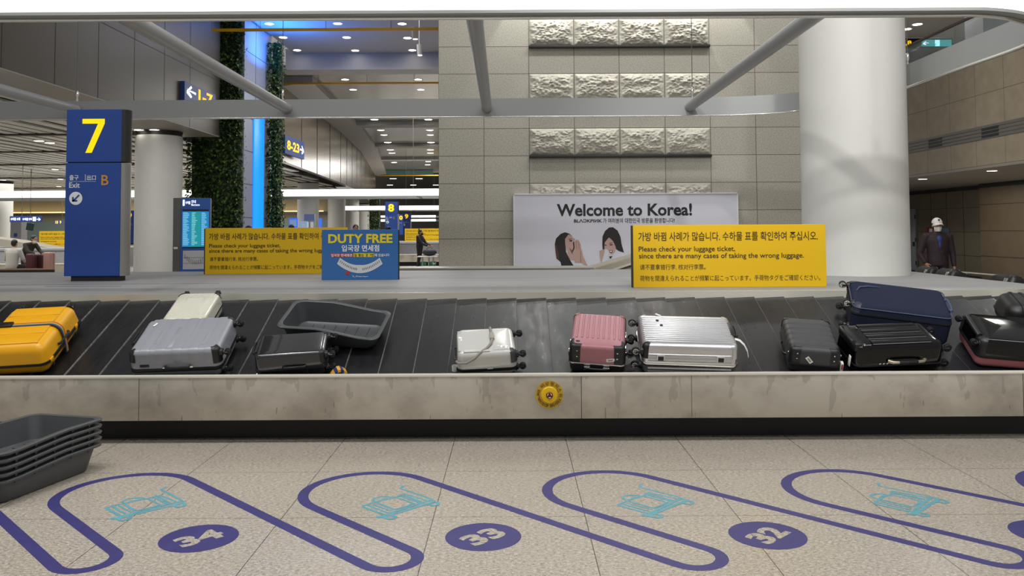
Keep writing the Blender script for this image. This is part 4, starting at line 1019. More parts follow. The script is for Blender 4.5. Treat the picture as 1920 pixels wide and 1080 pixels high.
# tall belt number pillars
NAVB = mat('navy_blue_sign_face', '274a98', 0.45, noise=(6, 0.04)); DGP = mat('dark_grey_sign_side', '28282a', 0.5); SIL = mat('silver_sign_side', 'a0a09e', 0.35, 0.6)
LITY = mat('lit_yellow_numeral', 'ffc800', 0.5, emit='ffc400', es=0.75); ORA = mat('orange_letter', 'd0913a', 0.6)
def pillar(label, X0, X1, Y, zb, num, s=1.0, letter='B', detail=True):
    w = X1 - X0; k = w / 0.655; h = 2.04 * k; d = 0.17 * k
    t = thing('belt_number_pillar', label, 'sign', ((X0 + X1) / 2, Y, zb), 'belt number pillars')
    zt = zb + h; zs = zt - 0.635 * k; wf = w - 0.015 * k
    def side(mb, x, sg, z0, z1):  # rounded side profile
        pr = [(0, 0), (0.04 * k, 0.008 * k), (0.062 * k, 0.035 * k), (0.07 * k, d / 2), (0.062 * k, d - 0.035 * k), (0.04 * k, d - 0.008 * k), (0, d)]
        mb.loft([[Vector((x + sg * a, Y + b, z0)) for a, b in pr], [Vector((x + sg * a, Y + b, z1)) for a, b in pr]], True, True, True)
    mb = MB(); mb.box((X0, Y, zs + 0.006 * k), (X1, Y + d, zt), 0.004); hd = mb.build('head_panel', NAVB, t, smooth=0)
    mb = MB(); mb.box((X0 - 0.004, Y, zb + 0.06 * k), (X1 - 0.004, Y + d, zs - 0.006 * k), 0.004); mb.build('body_panel', NAVB, t, smooth=0)
    for z0, z1, mm, nm in ((zs + 0.006 * k, zt - 0.003, DGP, 'head_side'), (zb + 0.06 * k, zs - 0.006 * k, SIL, 'body_side')):
        mb = MB(); side(mb, X1 + 0.001, 1, z0, z1); mb.build(nm, mm, t); mb = MB(); side(mb, X0 - 0.005, -1, z0, z1); mb.build(nm, mm, t) if False else None
    mb = MB(); mb.box((X0 + 0.01, Y + 0.02, zs - 0.006 * k), (X1 - 0.01, Y + d - 0.02, zs + 0.006 * k)); mb.box((X0 + 0.07 * k, Y + 0.02, zb), (X1 - 0.0, Y + d - 0.02, zb + 0.06 * k)); mb.build('plinth', BLACKP, t)
    P = face_plane(Y, 0.004)
    q = lambda x, z: (X0 + x * k, zt - z * k)
    mb = MB()
    if num == '7':
        pts = [(0.19, 0.115), (0.455, 0.115), (0.455, 0.170), (0.305, 0.52), (0.230, 0.52), (0.375, 0.172), (0.19, 0.172)]
        mb.face([P @ Vector((*q(*p), 0)) for p in pts])
    else:
        x0, z0 = q(0.16 if len(num) == 1 else 0.06, 0.52); x1, z1 = q(0.47 if len(num) == 1 else 0.60, 0.115); mb.text(num, x0, z0, x1, z1, P, 0.04)
    mb.build('numeral', LITY, hd, smooth=0)
    mb = MB()
    def T(body, x0, zb_, x1, zt_, bold=0.01): a_, b_ = q(x0, zb_), q(x1, zt_); mb.text(body, a_[0], a_[1], b_[0], b_[1], P, bold)
    T('출구', 0.045, 0.845, 0.155, 0.782); T('出口', 0.255, 0.845, 0.36, 0.785); T('Exit', 0.045, 0.935, 0.17, 0.872, 0.012)
    a_, b_ = q(0.232, 0.85), q(0.238, 0.775); mb.face([P @ Vector((x, z, 0)) for x, z in ((a_[0], a_[1]), (b_[0], a_[1]), (b_[0], b_[1]), (a_[0], b_[1]))])
    a_, b_ = q(0.04, 0.861), q(0.36, 0.858); mb.face([P @ Vector((x, z, 0)) for x, z in ((a_[0], a_[1]), (b_[0], a_[1]), (b_[0], b_[1]), (a_[0], b_[1]))])
    c = q(0.125, 1.06); mb.face([P @ Vector((c[0] + 0.078 * k * cos(i * pi / 18), c[1] + 0.078 * k * sin(i * pi / 18), 0)) for i in range(36)])
    mb.build('white_lettering', WINK, t, smooth=0)
    mb = MB(); u = 0.078 * k; P2 = face_plane(Y, 0.006)
    for pts in ([(-.55, -.5), (-.28, -.5), (-.28, .2), (-.55, .2)], [(-.55, -.5), (.25, -.5), (.25, -.25), (-.55, -.25)], [(-.42, -.28), (-.25, -.45), (.62, .42), (.45, .6)]): mb.face([P2 @ Vector((c[0] + x * u, c[1] + y * u, 0)) for x, y in pts])
    mb.build('arrow', NAVB, t, smooth=0)
    mb = MB(); a_, b_ = q(0.425, 0.905), q(0.51, 0.785); mb.text(letter, a_[0], a_[1], b_[0], b_[1], P, 0.012); mb.build('gate_letter', ORA, t, smooth=0)
    return t
a = at(120, 523, 9.62); b = at(224, 523, 9.62)
pillar('tall blue pillar sign with a yellow 7 at the left of the platform', a.x, b.x, 9.62, 1.0585, '7')
for num, x0, x1, Y, lab in (('8', 722, 745.5, 41.5, 'distant blue pillar sign with a yellow 8 above the duty free board'), ('9', 755.5, 769.5, 69.0, 'distant blue pillar sign with a yellow 9 right of pillar 8'), ('10', 743.5, 756, 78.0, 'farthest blue pillar sign with a yellow 10, half behind pillars 8 and 9'), ('6', 232, 252.5, 44.0, 'distant blue pillar sign half hidden behind the left white column')):
    a, b = at(x0, 430, Y), at(x1, 430, Y)
    pillar(lab, a.x, b.x, Y, 1.06 if num != '6' else 0.9, '9' if num == '6' else num, letter='C')

# ================================================================== WELCOME BANNER on the stone wall
Y = 16.86; a, b = at(963, 501, Y), at(1386, 499, Y); zt = at(1175, 362.5, Y).z; zb = at(1175, 501, Y).z
BAN = mat('pale_lilac_banner', 'c9cad6', 0.55, noise=(0.8, 0.03)); BINK = mat('black_print', '0f0f14', 0.55)
t = thing('welcome_banner', 'wide pale banner reading Welcome to Korea with two laughing women', 'banner', ((a.x + b.x) / 2, Y, zb))
mb = MB(); mb.box((a.x, Y, zb), (b.x, YW - 0.005, zt), 0.004); mb.build('panel', BAN, t, smooth=0)
mb = MB(); w = 0.018
for q0, q1 in (((a.x, zb), (b.x, zb + w)), ((a.x, zt - w), (b.x, zt)), ((a.x, zb), (a.x + w, zt)), ((b.x - w, zb), (b.x, zt))): mb.box((q0[0], Y - 0.012, q0[1]), (q1[0], Y + 0.01, q1[1]), 0.002)
mb.build('frame', mat('white_frame', 'dcdce0', 0.5), t, smooth=0)
mb = MB(); px_text(mb, 'Welcome to Korea!', 1044, 405, 1297.3, 381.5, Y, 0.028); px_text(mb, 'BLΛƆKPIИK', 1076, 417.2, 1129, 410.7, Y, 0.03); px_text(mb, '가 여러분의 대한민국 방문을 환영합니다!', 1130.5, 418, 1265, 408.8, Y, 0.012); mb.build('lettering', BINK, t, smooth=0)
HAIR = mat('print_dark_hair', '1a1517', 0.6); HAIR2 = mat('print_brown_hair', '4a2b20', 0.6); SKN = mat('print_skin', 'b2938b', 0.6); SKN2 = mat('print_skin_fold', '8e6b63', 0.6); SHW = mat('print_white_shirt', 'c6cad6', 0.6)
def pp(m, name, polys, off):
    for pts in polys: mb = MB(); mb.face([Vector((at(1020 + x * .09375, 420 + y * .09375, Y).x, Y - off, at(1020 + x * .09375, 420 + y * .09375, Y).z)) for x, y in pts]); mb.build(name, m, t, smooth=0)
pp(SHW, 'printed_shirt', [[(180, 858), (210, 770), (300, 705), (500, 690), (620, 770), (640, 860), (350, 858)], [(620, 775), (800, 775), (815, 850), (640, 860)],
   [(1120, 845), (1190, 650), (1240, 490), (1310, 520), (1300, 600), (1260, 780), (1180, 870)], [(1180, 870), (1300, 700), (1420, 600), (1530, 535), (1640, 600), (1700, 720), (1560, 760), (1300, 850)]], 0.004)
pp(HAIR, 'printed_hair', [[(215, 400), (240, 290), (330, 200), (420, 165), (500, 190), (560, 240), (470, 300), (430, 420), (440, 560), (520, 720), (600, 845), (350, 855), (330, 760), (250, 690), (230, 560)],
   [(1165, 430), (1170, 250), (1220, 140), (1300, 70), (1380, 65), (1470, 130), (1530, 260), (1550, 400), (1600, 575), (1500, 540), (1440, 500), (1380, 340), (1300, 270), (1220, 370), (1205, 510), (1175, 510)]], 0.006)
pp(HAIR2, 'printed_hair_lights', [[(225, 420), (260, 440), (300, 640), (290, 705), (250, 690), (232, 560)]], 0.008)
pp(SKN, 'printed_face', [[(420, 300), (490, 205), (540, 230), (590, 290), (600, 350), (610, 480), (560, 600), (500, 580), (450, 500), (425, 420)], [(460, 560), (560, 600), (610, 720), (520, 720)],
   [(580, 370), (640, 320), (680, 320), (735, 400), (740, 480), (720, 640), (725, 770), (620, 770), (600, 660), (500, 480), (570, 530), (590, 470)], [(725, 600), (755, 500), (780, 640), (875, 840), (815, 825), (740, 770)],
   [(1205, 500), (1215, 370), (1290, 275), (1340, 300), (1400, 380), (1435, 470), (1420, 550), (1360, 600), (1310, 570), (1300, 530), (1240, 480)], [(1105, 540), (1160, 515), (1215, 520), (1180, 650), (1140, 790), (1120, 660)]], 0.008)
pp(SKN2, 'printed_fold', [[(640, 340), (648, 335), (652, 500), (642, 500)], [(690, 340), (698, 345), (705, 500), (696, 500)], [(725, 480), (735, 480), (740, 770), (728, 770)], [(500, 480), (512, 476), (580, 560), (570, 575)], [(600, 285), (615, 300), (605, 330), (595, 310)]], 0.010)
pp(HAIR, 'printed_features', [[(505, 325), (560, 320), (565, 340), (520, 352)], [(495, 300), (550, 288), (556, 296), (500, 312)], [(1210, 410), (1250, 415), (1250, 430), (1215, 428)], [(1310, 410), (1370, 405), (1375, 420), (1320, 430)], [(1300, 385), (1370, 372), (1372, 382), (1305, 396)], [(1300, 650), (1370, 640), (1350, 670), (1330, 700), (1310, 670)]], 0.011)
pp(WINK, 'printed_smile', [[(1315, 540), (1360, 530), (1350, 556), (1325, 560)]], 0.012)
pp(mat('print_brown_mouth', '5a2f30', 0.6), 'printed_mouth', [[(1300, 530), (1375, 520), (1360, 575), (1320, 575)]], 0.0115)

# ---- feed conveyor behind the platform: level trough and the ramp that climbs behind the yellow sign
SBG = mat('beige_conveyor_side', 'a39d8e', 0.5, noise=(2, 0.05)); 
Y = 13.35; a = at(745, 512, Y); b = at(1125, 512, Y)
t = thing('feed_conveyor', 'low feed conveyor with dark side and pale ramp under the welcome banner', 'conveyor', (0.5, Y, 0))
mb = MB(); mb.box((a.x, Y, 0), (b.x, Y + 0.5, at(900, 505.5, Y).z)); mb.build('trough', BLACKP, t)
mb = MB(); mb.box((a.x, Y - 0.03, at(900, 505.5, Y).z), (b.x - 0.1, Y + 0.5, at(900, 501.5, Y).z), 0.006); mb.build('edge_rail', mat('pale_rail', 'b7b4ab', 0.4, 0.3), t)
mb = MB(); q = [at(1080, 514, Y), at(1112, 503.5, Y), at(1184, 484.5, Y), at(1290, 452, Y), at(1290, 462, Y), at(1184, 495, Y), at(1127, 514, Y)]
mb.loft([[Vector((p.x, Y - 0.02, p.z)) for p in q], [Vector((p.x, Y + 0.03, p.z)) for p in q]], True, True, True); mb.build('ramp_side', SBG, t)
q = [at(1127, 511.5, Y), at(1184, 492.5, Y), at(1290, 457.5, Y), at(1290, 462, Y), at(1184, 496, Y), at(1133, 512.5, Y)]
mb = MB(); mb.loft([[Vector((p.x, Y - 0.05, p.z)) for p in q], [Vector((p.x, Y - 0.021, p.z)) for p in q]], True, True, True); mb.build('ramp_rail', mat('cream_rail', 'cfc9ba', 0.4), t)
mb = MB(); q = [at(1112, 504, Y), at(1290, 452, Y), at(1290, 530, Y), at(1140, 530, Y)]; mb.loft([[Vector((p.x, Y + 0.04, p.z)) for p in q], [Vector((p.x, Y + 0.9, p.z)) for p in q]], True, True, True); mb.build('ramp_body', SBG, t)
mb = MB(); mb.box((at(1240, 500, Y).x, Y + 0.1, 0), (at(1280, 500, Y).x, Y + 0.8, at(1260, 520, Y).z)); mb.build('ramp_leg', BLACKP, t)
# ================================================================== LEFT: bulkheads, low ceiling, garden bay
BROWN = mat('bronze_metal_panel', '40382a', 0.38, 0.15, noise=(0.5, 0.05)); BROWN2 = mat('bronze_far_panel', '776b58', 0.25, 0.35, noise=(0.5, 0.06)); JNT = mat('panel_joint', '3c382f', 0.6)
SOFF = mat('grey_soffit_paint', '8f8b82', 0.5)
XB, ZB2 = -8.4, 4.33
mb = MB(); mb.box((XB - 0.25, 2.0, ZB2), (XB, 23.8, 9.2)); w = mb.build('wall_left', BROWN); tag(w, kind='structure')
mb = MB()
for y in (12.0, 13.6, 15.2, 16.8, 18.4, 20.0, 21.6): mb.box((XB, y - 0.008, ZB2), (XB + 0.003, y + 0.008, 9.2))
mb.box((XB, 2.0, 5.9), (XB + 0.003, 23.8, 5.915)); mb.build('panel_joint', JNT, w, smooth=0)
mb = MB(); mb.box((-9.9, 4.0, ZB2 - 0.02), (XB - 0.0, 23.8, ZB2)); tag(mb.build('ceiling_soffit', SOFF), kind='structure')
# slatted low ceiling of the lobby on the left
SLAT = mat('white_metal_slat', 'c9c7c0', 0.4, 0.2); VOID = mat('dark_ceiling_void', '33322f', 0.8)
mb = MB(); mb.prism([(-48, 12), (-8.6, 12), (-8.6, 27.2), (-9.2, 32.3), (-10.15, 47.9), (-11.3, 60), (-11.9, 64), (-48, 64)], 4.9, 5.0); tag(mb.build('ceiling_left', VOID), kind='structure')
mb = MB(); x = -9.95; rs = random.Random(5)
while x > -47:
    w_ = 0.34; ye = 64 if x < -11.9 else 27.2 + (-8.9 - x) / 3.0 * 36.8 * 0.9; mb.box((x - w_, 12, ZB2 + rs.uniform(0, 0.02)), (x, ye, ZB2 + 0.05)); x -= w_ + rs.choice((0.12, 0.16, 0.24))
o = mb.build('slat_field', SLAT, None, smooth=0); tag(o, 'field of long white metal slats under the lobby ceiling at the left', 'slatted ceiling', kind='structure')
mb = MB()
for y in (18.5, 23, 28, 33.5, 42, 52): mb.box((-48, y, ZB2 - 0.03), (-9.9 - max(0, y - 30) * 0.066, y + 0.28, ZB2 + 0.06))
tag(mb.build('ceiling_track', JNT), 'dark cross tracks running under the slatted ceiling', 'ceiling track', kind='structure')
# second bulkhead, slightly turned away
def strip_wall(name, pts, z0, z1, m, th=0.25):
    mb = MB(); a = pts; b = offset_path(pts, th)
    mb.loft([[Vector((p[0], p[1], z0)), Vector((p[0], p[1], z1)), Vector((q[0], q[1], z1)), Vector((q[0], q[1], z0))] for p, q in zip(a, b)], True, True, True)
    return mb.build(name, m, smooth=25)
PW = [(-8.60, 27.2), (-8.94, 32.3), (-9.88, 47.9), (-10.9, 60.0), (-14.3, 87.0)]
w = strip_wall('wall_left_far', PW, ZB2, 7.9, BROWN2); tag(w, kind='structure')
mb = MB()
for i, (p, q) in enumerate(zip(PW, PW[1:])):
    for f in (0.25, 0.5, 0.75, 1.0):
        x, y = p[0] + (q[0] - p[0]) * f, p[1] + (q[1] - p[1]) * f; mb.box((x - 0.002, y - 0.03, ZB2), (x + 0.012, y + 0.03, 7.9))
mb.build('panel_joint', JNT, w, smooth=0)
# hall ceiling in the middle: high bay, step, lower coffers
CEI = mat('white_ceiling_paint', 'b9b9ba', 0.6); CEI2 = mat('grey_metal_ceiling', 'a6a49e', 0.22, 0.6, noise=(0.6, 0.08), bump=(0.9, 0.5))
mb = MB(); mb.box((-7.9, 19.0, 8.04), (6.0, 30.0, 8.2)); tag(mb.build('ceiling_high', CEI), kind='structure')
mb = MB(); mb.box((-8.2, 30.0, 7.45), (6.0, 30.9, 8.2)); mb.box((-8.4, 29.9, 7.42), (6.0, 30.9, 7.5)); tag(mb.build('ceiling_step', CEI), kind='structure')
mb = MB(); mb.box((-21.0, 30.9, 7.62), (6.0, 132.0, 7.8)); tag(mb.build('ceiling_far', CEI2), kind='structure')
mb = MB()
for y in (46.0, 58.0, 69.0, 84.0): mb.box((-14.0, y, 7.40), (6.0, y + 1.2, 7.70), 0.02)
ins = offset_path(PW[1:], -1.15)
mb.loft([[Vector((p[0], p[1], 7.25)), Vector((p[0], p[1], 7.75)), Vector((q[0], q[1], 7.75)), Vector((q[0], q[1], 7.40))] for p, q in zip(PW[1:], ins)], True, True, True)
tag(mb.build('ceiling_beam', CEI, smooth=0), 'white ceiling beams and border of the far hall', 'beam', kind='structure')
# far end of the hall
FARW = mat('far_wall_grey', '7f7d78', 0.6); TGL = mat('teal_glass_band', '7fa6aa', 0.2)
mb = MB(); mb.box((-48, 130, 0), (8, 130.5, 8)); fw = mb.build('wall_end', FARW); tag(fw, kind='structure')
a, b = at(724, 318, 83.9), at(812, 327, 83.9)
mb = MB(); mb.box((a.x, 83.9, b.z), (b.x, 83.985, 7.58)); tag(mb.build('glass_band', TGL), 'thin teal glass band high at the far end of the hall', 'glazing')
# lobby back wall
CREAM = mat('cream_lobby_wall', 'cfc4a6', 0.6); PALEG = mat('pale_green_glass', '9fb5ae', 0.15, 0.0); GREYL = mat('light_grey_wall', 'b2b4bb', 0.6)
mb = MB(); mb.box((-48, 62, 0), (-13.2, 62.4, 5.2)); lw = mb.build('wall_lobby', CREAM); tag(lw, kind='structure')
mb = MB(); mb.box((-47, 61.9, 0.6), (-13.4, 61.99, 2.35)); tag(mb.build('window_1', PALEG), kind='structure')
mb = MB(); mb.box((-48, 60.8, 2.75), (-13.4, 61.99, 2.95)); mb.box((-48, 58.0, 4.0), (-13.0, 61.9, 4.3)); tag(mb.build('trim_1', mat('brown_grey_trim', '6c675e', 0.5)), kind='structure')
COVE = mat('warm_cove_lamp', 'ffe9b0', 0.5, emit='ffe0a0', es=1.6)
mb = MB(); mb.box((-47, 61.6, 2.96), (-14, 61.75, 3.04)); tag(mb.build('cove_lamp', COVE), 'warm strip lamp along the cove of the lobby wall', 'ceiling light')
# ---- garden bay
STN = mat('pale_blue_stone', 'aab0c0', 0.5, noise=(12, 0.05))
mb = MB(); mb.box((-8.7, 24.55, 0), (-7.93, 27.3, 9.0)); gw = mb.build('wall_bay', STN); tag(gw, kind='structure')
mb = MB()
for z in (1.0, 2.0, 3.0, 4.0, 5.0, 6.0, 7.0, 8.0): mb.box((-7.931, 24.56, z), (-7.926, 26.9, z + 0.018))
mb.box((-7.931, 25.62, 0), (-7.926, 25.64, 9)); mb.build('stone_joint', JNT, gw, smooth=0)
BLUL = mat('blue_lit_panel', '0a5cff', 0.4, emit='0a86ff', es=1.15)
mb = MB(); mb.box((-7.922, 25.40, 0.3), (-7.89, 26.42, 5.2), 0.004); mb.build('lit_panel', BLUL, tag(thing('blue_light_panel', 'tall glowing blue panel between the two living green walls', 'light panel', (-7.905, 25.9, 0.3)), kind='thing'))
LEAF = [mat('dark_green_leaf', '2f4a22', 0.55), mat('mid_green_leaf', '4c6c30', 0.5), mat('bright_green_leaf', '7a9347', 0.5), mat('deepest_green_leaf', '16280f', 0.6)]  # the last is the darkest green, also used for the planter panel
def living_wall(label, x0, x1, y, z0, z1, n, seed, side=None, tufts=0.16):
    r = random.Random(seed); t = thing('living_wall', label, 'plant wall', ((x0 + x1) / 2, y, z0), 'living green walls')
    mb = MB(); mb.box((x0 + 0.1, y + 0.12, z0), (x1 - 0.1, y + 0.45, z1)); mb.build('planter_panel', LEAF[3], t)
    mb = MB()
    for i in range(n):
        z = z0 + (z1 - z0) * r.random()
        if side is not None and r.random() < 0.25: px, py, nx = x1 - 0.08 + r.uniform(-.02, .1), y + r.uniform(0, 0.4), 0.8
        else: px, py, nx = r.uniform(x0, x1), y + r.uniform(-tufts, 0.12), r.uniform(-.5, .5)
        if mnoise.noise(Vector((px * 2.2, z * 2.0, seed))) < -0.28 and r.random() < 0.8: py += 0.1
        d = Vector((nx, -1, -0.5 - r.random() * 0.8)).normalized(); L_ = r.uniform(0.07, 0.14); s = d.cross(Vector((r.uniform(-.3, .3), 0.2, 1))).normalized() * L_ * 0.36
        p = Vector((px, py, z)); mb.mi = r.choice((0, 0, 0, 1, 1, 2, 3)); u = Vector((0, -0.02, 0.015))
        mb.face([p, p + d * L_ * .45 + s + u, p + d * L_, p + d * L_ * .45 - s + u])
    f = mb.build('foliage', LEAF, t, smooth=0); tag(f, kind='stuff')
    return t
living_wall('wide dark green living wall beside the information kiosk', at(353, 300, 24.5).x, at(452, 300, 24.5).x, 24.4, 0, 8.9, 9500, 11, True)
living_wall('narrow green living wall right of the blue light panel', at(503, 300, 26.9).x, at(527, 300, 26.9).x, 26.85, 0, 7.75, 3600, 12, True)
living_wall('far green living wall beside the grey columns', at(690, 420, 72).x, at(713, 420, 72).x, 72, 0, 4.6, 500, 13)
# ---- yellow rails hung under the ceiling
YRL = mat('yellow_rail_paint', 'e2ab22', 0.4)
def hung_rail(label, x0, x1, yp, Y, wires):
    a, b = at(x0, yp, Y), at(x1, yp, Y); z = at((x0 + x1) / 2, yp, Y).z
    t = thing('ceiling_rail', label, 'rail', ((a.x + b.x) / 2, Y, z), 'yellow ceiling rails')
    mb = MB(); mb.box((a.x, Y - 0.03, z - 0.035), (b.x, Y + 0.03, z + 0.035), 0.006); mb.build('bar', YRL, t)
    for xw in wires:
        p = at(xw, yp, Y); mb = MB(); mb.cyl((p.x, Y, z), (p.x, Y, 8.05 if Y < 30 else 7.65), 0.008, 6); mb.build('hanger_wire', WIREM, t)
hung_rail('upper yellow rail hung under the high ceiling', 398, 822, 55.5, 21.0, (398, 488, 611, 733))
hung_rail('lower yellow rail hung under the stepped ceiling', 532, 823, 156, 31.5, (597, 688, 777))
hung_rail('small yellow rail far down the hall', 707, 822, 329, 75, (765,))
# ---- downlights
LAMP = mat('downlight_glow', 'ffffff', 0.5, emit='fff6e6', es=9.0); RIMW = mat('white_lamp_rim', 'dcdcda', 0.5)
def downlight(px, py, z, r, label, group):
    p = onz(px, py, z); t = thing('downlight', label, 'ceiling light', (p.x, p.y, z), group)
    mb = MB(); mb.lathe([(r, 0), (r * 1.25, -0.004), (r * 1.28, 0.0), (r * 1.28, 0.01)], 20, Matrix.Translation((p.x, p.y, z - 0.006))); mb.build('trim_ring', RIMW, t)
    mb = MB(); mb.cyl((p.x, p.y, z - 0.004), (p.x, p.y, z - 0.008), r, 20); mb.build('lamp_disc', LAMP, t)
HB = [(505, 44.5), (633, 44), (737, 31), (754, 44.5), (531, 70), (650, 70), (764, 71), (557, 94), (666, 94.5), (773, 94)]
for q in HB: downlight(*q, 8.038, 0.13, 'round downlight in the high blue-washed ceiling', 'downlights of the high ceiling')
FB = [(631, 136), (647, 149), (662, 168), (777, 136), (784, 149), (789, 168)]
for q in FB: downlight(*q, 7.618, 0.14, 'round downlight in the ceiling just past the step', 'downlights past the ceiling step')
CB = [(702, 224), (708, 234), (714, 244), (720, 253), (803, 224), (805, 234), (806, 244), (807, 253)]
for q in CB: downlight(*q, 7.618, 0.20, 'round downlight in the first far coffer, right below the ring band', 'downlights of the first far coffer')
DB = [(727, 267), (729, 274), (732, 281), (735, 287), (808, 267), (807, 274), (807, 281), (807, 287), (738, 296.5), (739, 304.5), (804, 297), (803, 303), (802, 309)]
for q in DB: downlight(*q, 7.618, 0.24, 'small distant downlight in the farther coffers', 'downlights of the farther coffers')
EB = [(738, 322), (737, 335), (731, 347), (793, 322), (786, 335), (775, 347), (817, 347)]
for q in EB: downlight(*q, 7.618, 0.4, 'tiny downlight at the far end of the hall', 'downlights at the far end')
LB = [(219 / 3, 792 / 3), (280 / 3, 803 / 3), (310 / 3, 952 / 3), (340 / 3, 1008 / 3), (330 / 3, 1048 / 3), (18 / 3, 1012 / 3)]
for q in LB: downlight(*q, 4.325, 0.13, 'oval lamp in the slatted lobby ceiling left of pillar 7', 'downlights of the slatted ceiling')
for q in ((261, 243.5), (290, 243.5)): downlight(*q, 4.30, 0.12, 'lamp in the soffit above the left white column', 'lamps above the left column')
# track spots near the stone wall
for px, py, Y in ((777, 66, 22.5), (786, 97, 24.5)):
    p = at(px, py, Y); t = thing('track_spotlight', 'white cylinder spotlight hanging near the stone wall', 'spotlight', p, 'hanging track spotlights')
    mb = MB(); mb.tube([p + Vector((0, 0, 0.22)), p + Vector((0.02, 0.02, -0.10))], 0.075, 14); bd = mb.build('barrel', RIMW, t)
    mb = MB(); mb.tube([p + Vector((0.02, 0.02, -0.101)), p + Vector((0.02, 0.02, -0.108))], 0.06, 14); mb.build('lens', LAMP, bd)
    mb = MB(); mb.cyl(p + Vector((0, 0, 0.2)), (p.x, p.y, 8.05), 0.012, 6); mb.build('stem', RIMW, t)
# ---- round columns of the lobby
def column(label, px, Y, r, ztop, drum=0.0, x_is=None):
    X = at(px, 430, Y).x if x_is is None else x_is
    t = thing('round_column', label, 'column', (X, Y, 0), 'white columns of the lobby', 'structure')
    mb = MB(); mb.lathe([(r, 0), (r, ztop - 0.12)], 40, Matrix.Translation((X, Y, 0))); mb.build('shaft', PLASTER, t)
    mb = MB(); mb.lathe([(r * 0.97, ztop - 0.12), (r * 0.97, ztop - 0.04), (r, ztop - 0.04), (r, ztop)], 40, Matrix.Translation((X, Y, 0))); mb.build('collar', BLACKP, t)
    if drum: mb = MB(); mb.lathe([(r, ztop), (r, ztop + drum)], 40, Matrix.Translation((X, Y, 0))); mb.build('drum', SIL, t)
column('large white column behind pillar 7', 296.5, 22.5, 0.60, 4.30)
column('white column at the left edge of the photo', 0, 45.0, 0.60, 4.32)
column('white column above the yellow sign, right of the narrow living wall', 577.5, 48.0, 0.61, 4.42, 0.9)
column('white column directly above the duty free board', 631, 58.0, 0.60, 4.33)
column('fourth white column, right of the one above the duty free board', 660, 72.0, 0.60, 4.33)
column('farthest white column beside the far living wall', 682, 86.0, 0.60, 4.33)
# ---- light bars of the other carousels
GLOW2 = mat('distant_glowing_band', 'ffffff', 0.5, emit='fffcf4', es=2.4)
def light_bar(label, x0, x1, yt, yb, Y, depth=4.0):
    a, b = at(x0, yb, Y), at(x1, yt, Y); z0 = at((x0 + x1) / 2, yb, Y).z; z1 = at((x0 + x1) / 2, yt, Y).z
    t = thing('light_bar', label, 'ceiling light', ((a.x + b.x) / 2, Y, z0), 'light bars over the other carousels')
    mb = MB(); mb.box((a.x, Y, z0), (b.x, Y + 0.06, z1), 0.01); mb.build('light_band', GLOW2, t)
    mb = MB(); mb.box((a.x, Y + 0.061, z0 - 0.02), (b.x, Y + 0.4, z0 + 0.03), 0.01); mb.box((a.x, Y + depth - 0.2, z0 - 0.02), (b.x, Y + depth, z1), 0.01); mb.box((a.x, Y + 0.061, z0 + 0.03), (b.x, Y + 0.12, z1)); mb.build('housing', GREYM, t)
    for f in (0.05, 0.35, 0.65, 0.95):
        x = a.x + (b.x - a.x) * f; mb = MB(); mb.cyl((x, Y + 0.08, z0 + 0.05), (x, Y + depth - 0.1, z0 + 0.05), 0.06, 8); mb.build('cross_pipe', PIPE, t)
        mb = MB(); mb.cyl((x, Y + 0.2, z1), (x, Y + 0.2, ZB2 if x < -9.5 else 7.6), 0.01, 5); mb.build('suspension_wire', WIREM, t)
light_bar('nearest long glowing light bar over the next carousel', -160, 823, 356.5, 369, 40.0)
light_bar('second glowing light bar, crossing behind pillar 8', 645, 823, 386, 393.5, 66.0)
light_bar('third double light bar behind pillars 8 and 9', 714, 817, 404, 407.5, 92.0)
light_bar('lowest light bar just under the third one', 714, 817, 411, 415, 96.0)
light_bar('light bar seen between pillar 7 and the left white column', 150, 640, 389, 396.5, 64.0) if False else None

# ================================================================== SIGNS IN THE BACKGROUND
LITW = mat('lit_white_mark', 'ffffff', 0.5, emit='dfeaff', es=0.9); SNAV = mat('navy_hanging_sign', '2a4690', 0.45)
def wall_sign(label, pts, body, m_txt, x_at, arrow, name='direction_sign', tz=(0.24, 0.76)):
    """board fixed flat to the bulkhead: pts = near (y, z0, z1) and far y"""
    (y0, y1, z0, z1, X) = pts
    t = thing(name, label, 'sign', (X, (y0 + y1) / 2, z0))
    mb = MB(); mb.box((X - 0.02, y0, z0), (X + 0.10, y1, z1), 0.006); mb.build('board', SNAV, t, smooth=0)
    P = Matrix(((0, 0, 1, X + 0.103), (1, 0, 0, 0), (0, 1, 0, 0), (0, 0, 0, 1)))
    mb = MB(); L_ = y1 - y0; mb.text(body, y0 + L_ * x_at[0], z0 + (z1 - z0) * tz[0], y0 + L_ * x_at[1], z0 + (z1 - z0) * tz[1], P, 0.035); mb.build('lettering', LITY, t, smooth=0)
    mb = MB(); mb.text(arrow, y0 + L_ * x_at[2], z0 + (z1 - z0) * tz[0], y0 + L_ * x_at[3], z0 + (z1 - z0) * tz[1], P, 0.03); mb.build('arrow', LITW, t, smooth=0)
wall_sign('navy sign reading 1-7 with a left arrow on the brown bulkhead', (21.0, 23.2, 4.76, 5.43, XB), '1-7', LITY, (0.42, 0.90, 0.06, 0.34), '←', tz=(0.44, 0.92))
wall_sign('navy sign reading 8-23 with a right arrow beside the narrow living wall', (32.3, 35.3, 4.62, 5.35, -8.93), '8-23', LITY, (0.10, 0.72, 0.76, 0.96), '→')
GEX = mat('lit_green_exit', '2fae9a', 0.5, emit='33b5a5', es=0.7)
